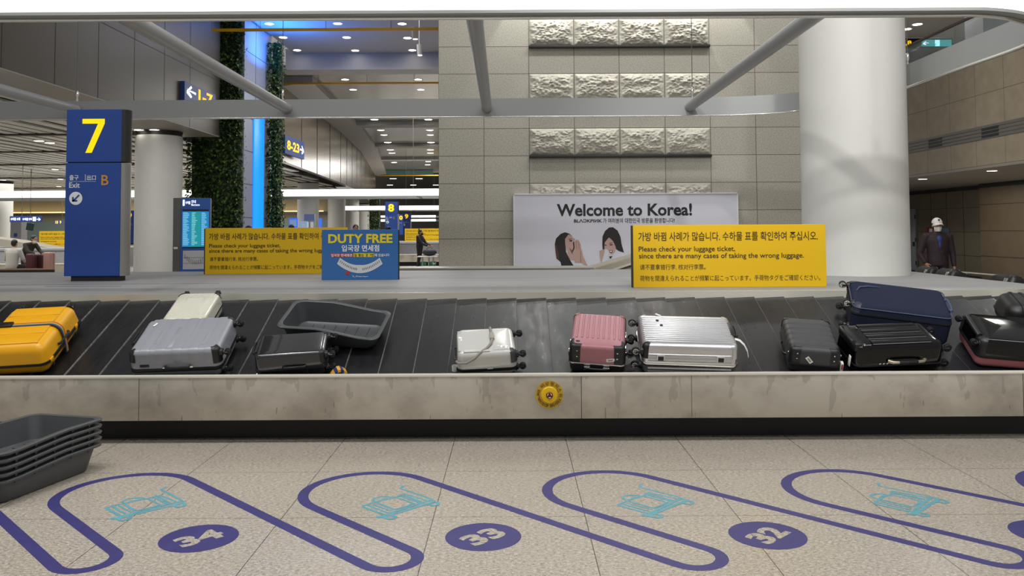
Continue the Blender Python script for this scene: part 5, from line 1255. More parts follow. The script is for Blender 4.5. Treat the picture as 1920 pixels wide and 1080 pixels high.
def flat_sign(name, label, px, Y, boards, texts, wire=None, th=0.08):
    a, b = at(px[0], px[3], Y), at(px[2], px[1], Y)
    t = thing(name, label, 'sign', ((a.x + b.x) / 2, Y, a.z))
    mb = MB(); mb.box((a.x, Y, a.z), (b.x, Y + th, b.z), 0.006); mb.build('board', boards, t, smooth=0)
    for i, (body, x0, yb, x1, yt, m) in enumerate(texts):
        mb = MB()
        if body == '#': quad(mb, [(x0, yb), (x1, yb), (x1, yt), (x0, yt)], Y, 0.004)
        else: px_text(mb, body, x0, yb, x1, yt, Y, 0.03, 0.006)
        mb.build('lettering' if body != '#' else 'lit_field', m, t, smooth=0)
    for wx in wire or ():
        p = at(wx, px[1], Y); mb = MB(); mb.cyl((p.x, Y + th / 2, p.z), (p.x, Y + th / 2, 4.33 if Y > 30 else 8), 0.012, 6); mb.build('hanger_wire', WIREM, t)
    return t
flat_sign('exit_sign', 'small green exit sign under the soffit above pillar 7', (198, 177, 212, 186), 18.0, GEX, [('#', 203, 186, 207, 179, LITW)], None)
flat_sign('direction_sign', 'navy hanging direction sign over the left baggage carousel', (18, 405, 78, 416.5), 34.0, SNAV, [('수하물 수취', 20, 413.5, 38, 408, LITW), ('수하물', 42, 413.5, 53, 408.5, LITW), ('안내', 54, 413, 60, 408.5, LITW), ('#', 61.5, 414.5, 67.5, 406.8, LITW), ('→', 69, 414, 76, 408, LITW)], (40,))
TV = mat('dark_screen', '2b3a3a', 0.2)
a = at(56, 425, 36)
t = thing('hanging_monitor', 'dark tilted monitor hanging below the navy direction sign', 'monitor', a)
mb = MB(); mb.box((a.x - 0.16, 36, a.z - 0.16), (a.x + 0.16, 36.05, a.z + 0.16), 0.01, Matrix.Translation(a) @ Matrix.Rotation(radians(10), 4, 'Y') @ Matrix.Translation(-a)); mb.build('screen', TV, t, smooth=0)
mb = MB(); mb.cyl((a.x, 36.03, a.z + 0.1), (a.x, 36.03, 4.33), 0.015, 6); mb.build('pole', WIREM, t)
flat_sign('lit_number_sign', 'small amber lit number sign left of pillar 7', (103, 413, 117, 420), 50.0, SNAV, [('10', 104, 419.5, 109, 414, LITY), ('9', 112, 419.5, 115, 414, LITY)], (115.8,))
# poster pillar left
mb = MB(); a, b = at(19, 448, 40), at(40, 416, 40); mb.box((a.x, 40, 0), (b.x, 40.5, b.z)); o = mb.build('notice_pillar', GREYL); tag(o, 'pale grey square pillar under the navy direction sign', 'pillar', kind='thing')
mb = MB(); a, b = at(26, 444, 39.98), at(32, 437.5, 39.98); mb.box((a.x, 39.97, a.z), (b.x, 39.99, b.z)); mb.build('blue_notice', mat('blue_notice', '3d55a5', 0.5), o)
# ---- information kiosk with arrivals screen
KSD = mat('kiosk_grey_side', '5b5b5d', 0.45); KBL = mat('kiosk_blue_face', '2b59ad', 0.4); SCR = mat('lit_cyan_screen', '1a7fb0', 0.3, emit='1583ba', es=0.55); SCR2 = mat('lit_teal_screen', '1d8f96', 0.3, emit='1b8f9a', es=0.55)
Yk = 18.0; base = at(338, 508, Yk)
KM = Matrix.Translation((base.x, Yk, 0)) @ Matrix.Rotation(radians(16), 4, 'Z')
t = thing('information_kiosk', 'tall blue information kiosk with a lit arrivals screen beside the left column', 'kiosk', KM)
KW, KH = 0.60, 2.34
mb = MB(); mb.box((-0.16, 0.012, 0), (KW, 0.35, KH), 0.01); mb.build('cabinet', KSD, t, local=True, smooth=0)
mb = MB(); mb.box((0.0, 0.0, 0.30), (KW, 0.0115, KH - 0.004), 0.003); mb.build('front_panel', KBL, t, local=True, smooth=0)
FP = Matrix(((1, 0, 0, 0), (0, 0, 1, -0.003), (0, 1, 0, 0), (0, 0, 0, 1)))
def rectp(mb, x0, z0, x1, z1, off=0.0): mb.face([FP @ Vector((x, z, -off)) for x, z in ((x0, z0), (x1, z0), (x1, z1), (x0, z1))])
zT = lambda y: KH - (y - 371) / 137 * 1.58
mb = MB(); rectp(mb, 0.03, zT(463), KW - 0.03, zT(393)); sc = mb.build('screen', SCR, t, local=True, smooth=0)
mb = MB(); rectp(mb, 0.21, zT(462.5), 0.40, zT(397), .001); mb.build('screen_column', SCR2, sc, local=True, smooth=0)
mb = MB(); rectp(mb, 0.03, zT(396.5), KW - 0.03, zT(392.5), .002); mb.build('screen_header', BLACKP, sc, local=True, smooth=0)
mb = MB(); rectp(mb, 0.03, zT(465.5), KW - 0.03, zT(463), .001); mb.build('screen_footer', BLACKP, sc, local=True, smooth=0)
mb = MB(); r = random.Random(9)
for i in range(26):
    z = zT(399.5 + i * 2.4)
    for x0, w in ((0.045, 0.13), (0.22, 0.12), (0.42, 0.12)): rectp(mb, x0, z, x0 + w * r.uniform(0.5, 1), z + 0.009, .003)
mb.build('screen_rows', mat('lit_pale_rows', '9fd4e8', 0.5, emit='9fd4e8', es=0.6), sc, local=True, smooth=0)
mb = MB(); rectp(mb, 0.035, zT(386), 0.075, zT(374.5)); mb.text('수하물', 0.09, zT(383), 0.19, zT(377), FP, 0.03); mb.text('안내', 0.21, zT(381), 0.30, zT(375), FP, 0.03); mb.text('Baggage', 0.21, zT(387), 0.38, zT(382), FP, 0.02); mb.build('header_lettering', LITW, t, local=True, smooth=0)
mb = MB(); rectp(mb, 0.05, zT(505), KW - 0.02, zT(470)); mp_ = mb.build('map_board', mat('white_map_board', 'c3c6cf', 0.5), t, local=True, smooth=0)
mb = MB()
for i in range(12):
    f = i / 11; x = 0.09 + 0.44 * f; z = zT(488 - 0) - 0.05 + 0.5 * (f - .5) ** 2; rectp(mb, x, z - 0.05, x + 0.008, z + 0.05, .002)
rectp(mb, 0.06, zT(483.5), KW - 0.03, zT(483), .002); rectp(mb, 0.06, zT(494), KW - 0.03, zT(493.5), .002); mb.build('map_marks', INK, mp_, local=True, smooth=0)
mb = MB(); mb.box((-0.14, 0.0, zT(467)), (-0.06, 0.0125, zT(463)), 0.002); mb.build('socket_plate', RIMW, t, local=True, smooth=0)
# ---- second lot of stands far behind the yellow sign
def stand(name, label, px, Y, m, extra=()):
    a, b = at(px[0], px[3], Y), at(px[2], px[1], Y)
    t = thing(name, label, 'display stand', ((a.x + b.x) / 2, Y, 0))
    mb = MB(); mb.box((a.x, Y, 0.02), (b.x, Y + 0.12, b.z), 0.01); mb.build('panel', m, t, smooth=0)
    mb = MB(); mb.box((a.x - 0.03, Y - 0.1, 0), (b.x + 0.03, Y + 0.25, 0.03), 0.005); mb.build('foot_plate', BLACKP, t, smooth=0)
    for (x0, y0, x1, y1, mm, nm) in extra:
        mb = MB(); quad(mb, [(x0, y1), (x1, y1), (x1, y0), (x0, y0)], Y, 0.006); mb.build(nm, mm, t, smooth=0)
LBL = mat('lit_blue_display', '2f63e0', 0.4, emit='2f62e6', es=0.8); PBL = mat('pale_blue_panel', '8fb4dd', 0.5, emit='8fb4e6', es=0.25)
stand('display_screen', 'lit blue display behind the person with dark hair', (542, 409, 557.5, 440), 46.2, LBL, [(543.5, 412, 556, 424, PBL, 'screen_image')])
stand('leaflet_stand', 'pale blue leaflet stand beside the first far column', (562, 415, 576, 440), 36.0, PBL, [(566, 419, 572, 423, WINK, 'leaflet'), (566, 425, 572, 429, WINK, 'leaflet')])
stand('notice_stand', 'grey notice frame with a blue top bar behind the leaflet stand', (570, 401, 590, 440), 38.0, mat('grey_notice_frame', '8b929e', 0.5), [(570.5, 402, 589.5, 413, mat('blue_bar', '6a78b4', 0.5), 'top_bar'), (573, 416, 579, 440, WINK, 'notice'), (582, 416, 588, 440, WINK, 'notice')])
stand('display_screen', 'narrow lit blue display left of the column above the duty free board', (598, 409, 602.5, 440), 60.0, LBL)
stand('display_screen', 'low lit blue display at the left of the column above the duty free board', (606, 419, 615.5, 440), 64.0, LBL)

# ================================================================== OTHER CAROUSELS, with what stands at them
def far_carousel(label, X0, X1, Y, zdeck, ramp=None):
    t = thing('far_carousel', label, 'baggage carousel', ((X0 + X1) / 2, Y, 0), 'far baggage carousels')
    mb = MB(); mb.box((X0, Y, 0.18), (X1, Y + 0.03, 0.5)); mb.build('skirt_panel', STEEL, t)
    mb = MB(); mb.box((X0, Y + 0.15, 0), (X1, Y + 0.2, 0.2)); mb.build('plinth', BLACKP, t)
    mb = MB(); mb.loft([[Vector((X0, Y + 0.03, 0.45)), Vector((X0, Y + 1.2, zdeck - 0.08))], [Vector((X1, Y + 0.03, 0.45)), Vector((X1, Y + 1.2, zdeck - 0.08))]], False); mb.build('belt', RUB, t)
    mb = MB(); mb.box((X0, Y + 1.2, 0.3), (X1, Y + 5.0, zdeck), 0.02); mb.build('platform_deck', DECK, t)
    mb = MB(); mb.box((X0, Y - 0.02, 0.49), (X1, Y + 0.05, 0.525), 0.008); mb.build('lip_rail', LIP, t)
    return t
fc = far_carousel('baggage carousel 8 far behind the duty free board', at(745, 470, 37.5).x - 2.4, at(830, 470, 37.5).x + 4, 37.0, 1.05)
fl = far_carousel('baggage carousel at the far left behind the suitcases', -33, -14.2, 28.6, 1.02)
mb = MB(); q = [at(-30, 444, 31), at(22, 451, 31), at(100, 466, 31), at(82, 468, 31), at(0, 462, 31), at(-30, 458, 31)]
mb.loft([[Vector((p.x, 31, p.z)) for p in q], [Vector((p.x, 32.0, p.z)) for p in q]], True, True, True); mb.build('feed_ramp', SBG, fl)
p2 = at(73, 466, 33.0); warning_board('distant yellow warning sign left of pillar 7', p2.x, 33.0, 1.021)
p3 = at(759, 457.5, 40.0); warning_board('distant yellow warning sign behind the woman in black', p3.x, 40.0, 1.051)
# ================================================================== RIGHT SIDE: stone wall over an alcove, gallery above
def beige_material():
    m = bpy.data.materials.new('beige_wall_panels'); m.use_nodes = True; t = NT(m); p = t.pos(); x, y, z = t.xyz(p)
    def joint(c, x0, per, w):
        a = t.math('FRACT', t.math('DIVIDE', t.math('SUBTRACT', c, x0), per))
        return t.math('GREATER_THAN', t.math('ABSOLUTE', t.math('SUBTRACT', a, 0.5)), 0.5 - w / per / 2)
    j = t.math('MAXIMUM', joint(y, 16.8, 1.05, 0.012), joint(z, 4.44, 1.52, 0.012))
    c = t.ramp(t.noise(3, 3, 0.6, p), [(0.3, lin('948872')), (0.7, lin('a3967f'))])
    t.ln(t.mix(j, c, lin('5f5544')), t.b.inputs['Base Color']); t.b.inputs['Roughness'].default_value = 0.6; return m
BEI = beige_material()
XR_ = 10.0
mb = MB(); mb.box((XR_, 6.0, 2.9), (XR_ + 0.3, 34, 5.30)); wr = mb.build('wall_right', BEI); tag(wr, kind='structure')
VNT = mat('grey_vent_band', '6b6862', 0.5, 0.3); VDK = mat('dark_slot_and_shade', '17171a', 0.6)
mb = MB()
for k in range(4): mb.box((XR_ - 0.012, 6, 3.47 + 0.075 * k), (XR_ + 0.0, 34, 3.535 + 0.075 * k), 0.004)
vb = mb.build('vent_band', VNT, wr)
for y0 in (17.0, 19.25, 14.6):
    mb = MB()
    for k in range(3): mb.box((XR_ - 0.016, y0, 3.50 + 0.075 * k), (XR_ - 0.010, y0 + 0.62, 3.535 + 0.075 * k + 0.022))
    mb.build('vent_grille', VDK, vb, smooth=0)
mb = MB(); mb.box((XR_, 6.0, 2.86), (14.4, 34, 2.9)); tag(mb.build('ceiling_alcove', mat('alcove_ceiling', '8a867e', 0.5)), kind='structure')
ALC = mat('alcove_wall_panel', '6a624f', 0.6, noise=(2, 0.05)); ALC2 = mat('alcove_brown_panel', '5b4d38', 0.6, noise=(3, 0.08))
mb = MB(); mb.box((14.05, 16.0, 0), (14.3, 33, 2.86)); wa = mb.build('wall_alcove', ALC); tag(wa, kind='structure')
mb = MB(); mb.box((13.6, 6.0, 0), (14.3, 24.2, 2.86)); wb = mb.build('wall_alcove_brown', ALC2); tag(wb, kind='structure')
mb = MB()
for y in (24.9, 25.9, 26.9, 27.9): mb.box((14.044, y, 0), (14.05, y + 0.012, 2.8))
for z in (0.72, 1.45, 2.2): mb.box((14.044, 24.2, z), (14.05, 33, z + 0.012)); mb.box((13.594, 6, z + 0.05), (13.6, 24.2, z + 0.062))
mb.box((14.03, 24.2, 2.74), (14.05, 33, 2.86)); mb.box((13.58, 6, 2.74), (13.6, 24.2, 2.86)); mb.build('panel_joint', VDK, wa, smooth=0)  # top strips paint the recess shadow below the ceiling as dark bars
mb = MB(); mb.box((10.0, 32.6, 0), (14.3, 33, 2.9)); tag(mb.build('wall_alcove_end', ALC), kind='structure')
DOORM = mat('pale_grey_door', '8b8e8e', 0.5)
mb = MB(); mb.box((13.98, 28.9, 0), (14.05, 30.0, 2.25), 0.01); d = mb.build('door_1', DOORM); tag(d, kind='structure')
mb = MB(); mb.box((13.95, 28.95, 0.95), (13.98, 29.05, 1.1)); mb.build('door_handle', BLACKP, d)
for z in (0.3, 1.1, 1.9): mb = MB(); mb.box((13.965, 28.86, z), (13.985, 28.9, z + 0.14)); mb.build('hinge', BLACKP, d)
mb = MB(); a, b = at(1721.5, 438, 27.6), at(1729, 426, 27.6); mb.box((14.0, 27.6, a.z), (14.045, 28.15, b.z), 0.01); o = mb.build('fire_point_sign', mat('red_sign', '8c2a22', 0.5)); tag(o, 'small red fire point sign on the dark wall behind the man in the white cap', 'sign')
mb = MB(); mb.box((13.996, 27.75, a.z + .05), (14.0, 27.95, b.z - .05)); mb.build('pictogram', WINK, o)
mb = MB(); mb.box((14.02, 26.75, a.z + 0.02), (14.045, 27.3, b.z - 0.02), 0.01); o = mb.build('blue_wall_sign', mat('dull_blue_sign', '56707f', 0.5)); tag(o, 'small dull blue sign right of the red fire point sign', 'sign')
for q in ((1730, 335.5), (1860, 320)): downlight(*q, 2.86, 0.10, 'small downlight in the alcove ceiling at the right', 'downlights of the alcove')
# gallery above the wall: glass balustrade with a wooden handrail
mb = MB(); mb.box((XR_ - 0.05, 6.0, 5.30), (16, 36, 5.55)); tag(mb.build('floor_gallery', mat('gallery_slab', '6f6c68', 0.6)), kind='structure')
GCE = mat('gallery_ceiling', 'a3a19a', 0.6); GBK2 = mat('gallery_back', '66635c', 0.6)
mb = MB(); mb.box((9.0, 12.0, 8.05), (18, 40, 8.2)); tag(mb.build('ceiling_gallery', GCE), kind='structure')
mb = MB(); mb.box((10, 33, 5.55), (18, 33.3, 8.05)); mb.box((15.5, 6, 5.55), (15.8, 33, 8.05)); tag(mb.build('wall_gallery', GBK2), kind='structure')
bal = thing('glass_balustrade', 'glass balustrade with a brown handrail along the gallery at the upper right', 'balustrade', (XR_ + 0.1, 19, 5.55))
mb = MB(); mb.tube([(XR_ + 0.1, 10, 6.22), (XR_ + 0.1, 32, 6.22)], 0.035, 12); mb.build('handrail', mat('brown_handrail', '5a4638', 0.4), bal)
gl = bpy.data.materials.new('clear_glass'); gl.use_nodes = True; nt = NT(gl); nt.b.inputs['Base Color'].default_value = (0.75, 0.85, 0.84, 1); nt.b.inputs['Roughness'].default_value = 0.02; nt.b.inputs['Alpha'].default_value = 0.18
for k in range(10):
    y = 10.2 + k * 2.15; mb = MB(); mb.box((XR_ + 0.092, y, 5.55), (XR_ + 0.108, y + 2.12, 6.19), 0.002); mb.build('glass_pane', gl, bal)
a = at(1800, 45, 21); mb = MB(); mb.box((12.6, 22.0, 5.55), (13.5, 22.9, 8.05)); o = mb.build('column_gallery', mat('gallery_column_grey', '77777a', 0.5)); tag(o, 'square grey column on the upper gallery', 'column', kind='structure')
mb = MB(); mb.box((11.55, 19.0, 5.55), (11.65, 19.1, 8.05)); tag(mb.build('gallery_post', BLACKP), 'thin black post on the gallery right of the grey column', 'post')
for q in ((1700, 54.5), (1720, 45.5)): downlight(*q, 8.045, 0.14, 'oval downlight in the gallery ceiling at the upper right', 'downlights of the gallery')
TEX = mat('lit_teal_field', '2f9c9c', 0.5, emit='32a6a6', es=0.6)
flat_sign('direction_sign', 'navy gallery sign with 7,8 and a teal exit field at the upper right', (1655, 71, 1786, 91), 24.0, mat('dark_navy_board', '171a33', 0.5),
          [('7,8', 1690, 86, 1709, 76, LITY), ('#', 1728, 87, 1784, 74.5, TEX), ('←', 1731, 84.5, 1741, 77, LITW), ('#', 1753, 86.5, 1762, 75, LITW)])
# low barrier rail in front of the alcove
t = thing('barrier_rail', 'low thin metal rail with posts in front of the dark alcove at the right', 'rail', (8.6, 14.0, 0))
pa, pb = at(1772, 507.5, 15.0), at(1905, 518.5, 13.4)
mb = MB(); mb.tube([pa, pb], 0.012, 8); mb.build('top_rail', RODM, t)
for f in (0.33, 0.78, 0.98):
    p = pa.lerp(pb, f); mb = MB(); mb.cyl((p.x, p.y, 0), p, 0.010, 8); mb.build('post', RODM, t)
mb = MB(); mb.box((13.4, 6, 0.0), (14.04, 33, 0.12)); tag(mb.build('baseboard_right', BLACKP), kind='structure')
# ================================================================== PEOPLE
def fuse(parts, voxel, smooth=4):
    """parts: list of (p0, r0, p1, r1[, flatten]) limbs and ('e', centre, (rx, ry, rz)) ovals fused into one continuous surface"""
    mb = MB()
    for q in parts:
        if q[0] == 'e':
            t = bmesh.new(); bmesh.ops.create_uvsphere(t, u_segments=24, v_segments=16, radius=1.0)
            M = Matrix.Translation(q[1]) @ (q[3] if len(q) > 3 else Matrix()) @ Matrix.Diagonal((*q[2], 1)); mb.add(t, M)
        elif q[0] == 'l':   # oval loft: list of (centre, rx, ry)
            mb.loft([[Vector(c) + Vector((rx * cos(2 * pi * k / 28), ry * sin(2 * pi * k / 28), 0)) for k in range(28)] for c, rx, ry in q[1]], True, True, True)
        else:
            p0, r0, p1, r1 = Vector(q[0]), q[1], Vector(q[2]), q[3]; d = (p1 - p0).normalized(); pts, rs = [], []
            for k in range(5): a = pi / 2 * (k / 4); pts.append(p0 - d * r0 * cos(a)); rs.append(max(0.0015, r0 * sin(a)))
            for k in range(5): a = pi / 2 * (1 - k / 4); pts.append(p1 + d * r1 * cos(a)); rs.append(max(0.0015, r1 * sin(a)))
            mb.tube(pts, rs, 16)
    me = bpy.data.meshes.new('tmp'); bmesh.ops.recalc_face_normals(mb.bm, faces=mb.bm.faces[:]); mb.bm.to_mesh(me); mb.bm.free()
    o = bpy.data.objects.new('tmp', me); COL.objects.link(o)
    r = o.modifiers.new('r', 'REMESH'); r.mode = 'VOXEL'; r.voxel_size = voxel
    s = o.modifiers.new('s', 'SMOOTH'); s.factor = 0.5; s.iterations = smooth
    dg = bpy.context.evaluated_depsgraph_get(); m2 = bpy.data.meshes.new_from_object(o.evaluated_get(dg)); bpy.data.objects.remove(o); bpy.data.meshes.remove(me)
    return m2
def put(name, me, m, parent):
    me.name = name; me.materials.clear(); me.materials.append(m)
    for p in me.polygons: p.use_smooth = True
    o = bpy.data.objects.new(name, me); COL.objects.link(o); o.parent = parent; WM[o.name] = Matrix(); return o
SKIN = mat('skin', 'b98c73', 0.55); HAIRB = mat('black_hair', '15120f', 0.5); EYEM = mat('dark_eye', '1a1210', 0.3); MASKW = mat('white_face_mask', 'dedcd8', 0.7); SHOE = mat('dark_shoe', '1b1a1a', 0.5)
V = Vector
def head_parts(c, yaw=0.0, pitch=0.0, s=1.0):
    R = Matrix.Rotation(yaw, 4, 'Z') @ Matrix.Rotation(pitch, 4, 'X'); f = lambda x, y, z: V(c) + (R @ V((x, y, z))) * s
    return R, f, [('e', f(0, 0.005, 0.03), (0.078 * s, 0.095 * s, 0.095 * s), R), ('e', f(0, -0.022, -0.035), (0.060 * s, 0.070 * s, 0.080 * s), R), ('e', f(0, -0.098, -0.008), (0.012 * s, 0.020 * s, 0.022 * s), R), ('e', f(0, -0.085, -0.052), (0.026 * s, 0.012 * s, 0.010 * s), R),
            ('e', f(0, -0.072, -0.095), (0.028 * s, 0.022 * s, 0.020 * s), R), ('e', f(-0.079, 0.012, -0.005), (0.010 * s, 0.020 * s, 0.032 * s), R), ('e', f(0.079, 0.012, -0.005), (0.010 * s, 0.020 * s, 0.032 * s), R)]
def hand_parts(w, d, palm_n, s=1.0, curl=0.5, side=1):
    """hand at wrist w pointing along d; palm faces palm_n; thumb leaves the side of the palm"""
    w, d, n = V(w), V(d).normalized(), V(palm_n).normalized(); t = d.cross(n).normalized() * side; P = []
    c = w + d * 0.05 * s
    P += [(w, 0.026 * s, w + d * 0.085 * s + t * 0.018 * s, 0.017 * s), (w, 0.026 * s, w + d * 0.085 * s - t * 0.018 * s, 0.017 * s), (w, 0.024 * s, w + d * 0.09 * s, 0.017 * s)]
    for k, (o, L) in enumerate(((0.030, 0.070), (0.010, 0.078), (-0.011, 0.072), (-0.031, 0.058))):
        a = w + d * 0.09 * s + t * o * s; b = a + (d * (1 - curl * 0.35) + n * curl * 0.5).normalized() * L * 0.5 * s; e = b + (d * (1 - curl) + n * curl).normalized() * L * 0.5 * s
        P += [(a, 0.0095 * s, b, 0.0085 * s), (b, 0.0085 * s, e, 0.0072 * s)]
    a = w + d * 0.03 * s + t * 0.028 * s; b = a + (d * 0.6 + t * 0.7 + n * 0.2).normalized() * 0.036 * s; e = b + (d * 0.9 + t * 0.15 + n * 0.3).normalized() * 0.030 * s
    return P + [(a, 0.012 * s, b, 0.0105 * s), (b, 0.010 * s, e, 0.0085 * s)]
def person(label, M, top_m, trouser_m, J, hair=None, mask=None, cap=None, voxel=0.008, coat_hem=0.86, head=True, shirt=None, bun=False, yaw=0, pitch=0, group=None, shoulders=0.2, hair_m=None, curl=(0.45, 0.45)):
    """J: dict of joints (metres, facing -Y)"""
    t = thing('person', label, 'person', M, group)
    H = J['head']; R, f, hp = head_parts(H, yaw, pitch)
    pel, ch, nk = V(J['pelvis']), V(J['chest']), V(J['neck'])
    body = list(hp) + [(nk - V((0, 0, 0.05)), 0.058, V(H) - V((0, -0.01, 0.06)), 0.052), ('e', (pel + ch) / 2, (0.13, 0.09, 0.20)), ('e', ch, (0.15, 0.10, 0.13)), ('e', pel, (0.14, 0.10, 0.11))]
    coat, trs = [], []
    mid = (pel + ch) / 2
    L3 = lambda a_, b_, f_: a_ + (b_ - a_) * f_
    coat += [('l', [(pel - V((0, 0, 0.075)), 0.182, 0.130), (pel + V((0, 0, 0.02)), 0.190, 0.136), (L3(pel, ch, 0.4), 0.186, 0.134), (L3(pel, ch, 0.8), 0.196, 0.138), (L3(ch, nk, 0.25), shoulders * 0.98, 0.136), (L3(ch, nk, 0.6), shoulders * 0.88, 0.118), (L3(ch, nk, 0.85), 0.115, 0.090), (nk + V((0, 0, 0.005)), 0.072, 0.070)])]
    for sd in ('l', 'r'):
        sh, el, wr = V(J['sh_' + sd]), V(J['el_' + sd]), V(J['wr_' + sd]); hip, kn, an = V(J['hip_' + sd]), V(J['kn_' + sd]), V(J['an_' + sd])
        body += [(nk - V((0, 0, .06)), 0.05, sh, 0.05), (sh, 0.048, el, 0.040), (el, 0.038, wr, 0.026), (hip, 0.075, kn, 0.052), (kn, 0.05, an, 0.036)]
        d = J.get('hd_' + sd, (wr - el).normalized()); pn = J.get('pn_' + sd, (1 if sd == 'r' else -1, 0, 0))
        body += hand_parts(wr, d, pn, 1.0, curl[0 if sd == 'l' else 1], J.get('ts_' + sd, 1))
        coat += [(nk - V((0, 0, .05)), 0.062, sh, 0.068), (sh, 0.070, el, 0.058), (el, 0.057, wr - (wr - el).normalized() * 0.02, 0.044)]
        trs += [(hip, 0.098, kn, 0.072), (kn, 0.070, an + (kn - an).normalized() * 0.01, 0.058)]
        body += [('e', an + V((0, -0.05, -0.05)), (0.038, 0.10, 0.035))]
    trs += [('e', pel, (0.168, 0.122, 0.12))]
    put('body', fuse(body, voxel, 3), SKIN, t); put('coat', fuse(coat, max(voxel, 0.010), 4), top_m, t); put('trousers', fuse(trs, max(voxel, 0.010), 4), trouser_m, t)
    for sd in ('l', 'r'):
        an = V(J['an_' + sd]); mb = MB()
        put('shoe', fuse([('e', an + V((0, -0.055, -0.055)), (0.047, 0.13, 0.042)), ('e', an + V((0, 0.03, -0.045)), (0.044, 0.06, 0.05))], 0.012, 2), SHOE, t)
    for sx in (-1, 1):
        mb = MB(); mb.lathe([(0.0, -0.010), (0.010, 0.0), (0.0, 0.010)], 10, Matrix.Translation(f(sx * 0.030, -0.083, 0.008))); mb.build('eye', EYEM, t, local=True)
    if hair:
        hs = [('e', f(0, 0.018, 0.045), (0.088, 0.098, 0.090), R), ('e', f(0, 0.055, 0.0), (0.082, 0.065, 0.085), R)]
        if bun: hs += [('e', f(0, 0.075, 0.125), (0.042, 0.042, 0.042), R), ('e', f(0, 0.05, 0.09), (0.05, 0.05, 0.05), R)]
        put('hair', fuse(hs, 0.008, 2), hair_m or HAIRB, t)
    if mask:
        mb = MB(); rows = []
        for j in range(7):
            z = -0.028 - 0.085 * j / 6; wv = 0.070 - 0.020 * (j / 6) ** 2; row = []
            for i in range(13):
                a = (i / 12 - .5) * 2; row.append(f(a * wv, -0.112 + 0.075 * a * a + 0.018 * abs(j / 6 - .4), z))
            rows.append(row)
        mb.loft(rows, False); rows2 = [[p + (R @ V((0, 0.004, 0))) for p in r_] for r_ in rows]; mb.loft(rows2, False); mb.build('face_mask', mask, t, local=True)
    if cap:
        mcap = mat(*cap)
        mb = MB(); rings = []
        for k in range(9):
            a = pi / 2 * k / 8; rings.append([f(0.092 * cos(a) * cos(2 * pi * i / 28), 0.008 + 0.106 * cos(a) * sin(2 * pi * i / 28), 0.042 + 0.105 * sin(a)) if k < 8 else f(0.004 * cos(2 * pi * i / 28), 0.008 + 0.004 * sin(2 * pi * i / 28), 0.147) for i in range(28)])
        mb.loft(rings, True, False, True); c = mb.build('cap', mcap, t, local=True)
        mb = MB(); up, dn = [], []
        vis = []
        for i in range(15):
            a = radians(-160 + 140 * i / 14); vis.append((cos(a), sin(a)))
        inner = [f(0.088 * x, 0.008 + 0.100 * y, 0.045) for x, y in vis]; outer = [f(0.092 * x, 0.0 + 0.20 * y if abs(x) < .9 else 0.008 + 0.11 * y, 0.022 - 0.03 * x * x) for x, y in vis]
        th = V((0, 0, 0.006)); mb.loft([[a_, b_, b_ - th, a_ - th] for a_, b_ in zip(inner, outer)], True, True, True); mb.build('visor', mcap, c, local=True)
    return t, f
def standing(h=1.74):
    k = h / 1.74; z = lambda v: v * k
    J = dict(head=(0, -0.01, z(1.60)), neck=(0, 0.01, z(1.485)), chest=(0, 0.0, z(1.28)), pelvis=(0, 0.0, z(0.95)))
    for sd, s in (('l', 1), ('r', -1)):
        J['sh_' + sd] = (s * 0.205, 0.0, z(1.40)); J['el_' + sd] = (s * 0.265, 0.02, z(1.11)); J['wr_' + sd] = (s * 0.275, -0.02, z(0.87))
        J['hip_' + sd] = (s * 0.095, 0, z(0.90)); J['kn_' + sd] = (s * 0.11, -0.01, z(0.50)); J['an_' + sd] = (s * 0.12, 0.02, z(0.10))
    return J
# man in the white cap
MAR = mat('dark_maroon_jacket', '2a1a22', 0.7, noise=(8, 0.15)); BTR = mat('black_trousers', '131317', 0.75)
p = at(1757, 430, 15.6)
J = standing(1.80); J['wr_r'] = (-0.245, -0.06, 0.96); J['el_r'] = (-0.31, 0.03, 1.13); J['hd_r'] = (0.55, 0.1, -0.8); J['pn_r'] = (0.6, 0.4, 0.5); J['pn_l'] = (-1, 0.2, 0); J['ts_l'] = -1
t, f = person('man in a white cap, white mask and dark jacket standing by the alcove', Matrix.Translation((p.x, 15.6, 0)) @ Matrix.Rotation(radians(-8), 4, 'Z'), MAR, BTR, J, hair=True, mask=MASKW, cap=('white_cap', 'e2dfdc', 0.7), voxel=0.006, shoulders=0.225)
mb = MB(); fr = [V((-0.055, -0.122, 1.452)), V((0.058, -0.122, 1.452)), V((0.05, -0.150, 1.36)), V((0.012, -0.158, 1.20)), V((-0.012, -0.158, 1.20)), V((-0.04, -0.150, 1.36))]
sh_ = fuse([('e', V((0, -0.075, 1.39)), (0.062, 0.072, 0.085)), ('e', V((0, -0.088, 1.30)), (0.036, 0.062, 0.10)), ('e', V((0, -0.02, 1.475)), (0.074, 0.062, 0.032))], 0.008, 2); put('shirt_front', sh_, mat('blue_shirt', '27407f', 0.7), t)
mb = MB(); mb.cyl(V((0.012, -0.148, 1.20)), V((0.016, -0.150, 1.16)), 0.004, 6); mb.build('zip_pull', CHROME, t, local=True)
mb = MB(); mb.box(f(-0.016, -0.102, 0.085), f(0.016, -0.094, 0.115), 0.002); mb.build('cap_badge', mat('navy_badge', '20243f', 0.6), [c for c in t.children if c.name.startswith('cap')][0], local=True)
for nm in ('coat_pocket',):
    mb = MB(); mb.tube([V((0.10, -0.128, 1.13)), V((0.115, -0.118, 1.04))], 0.004, 6); mb.build(nm, VDK, t, local=True)
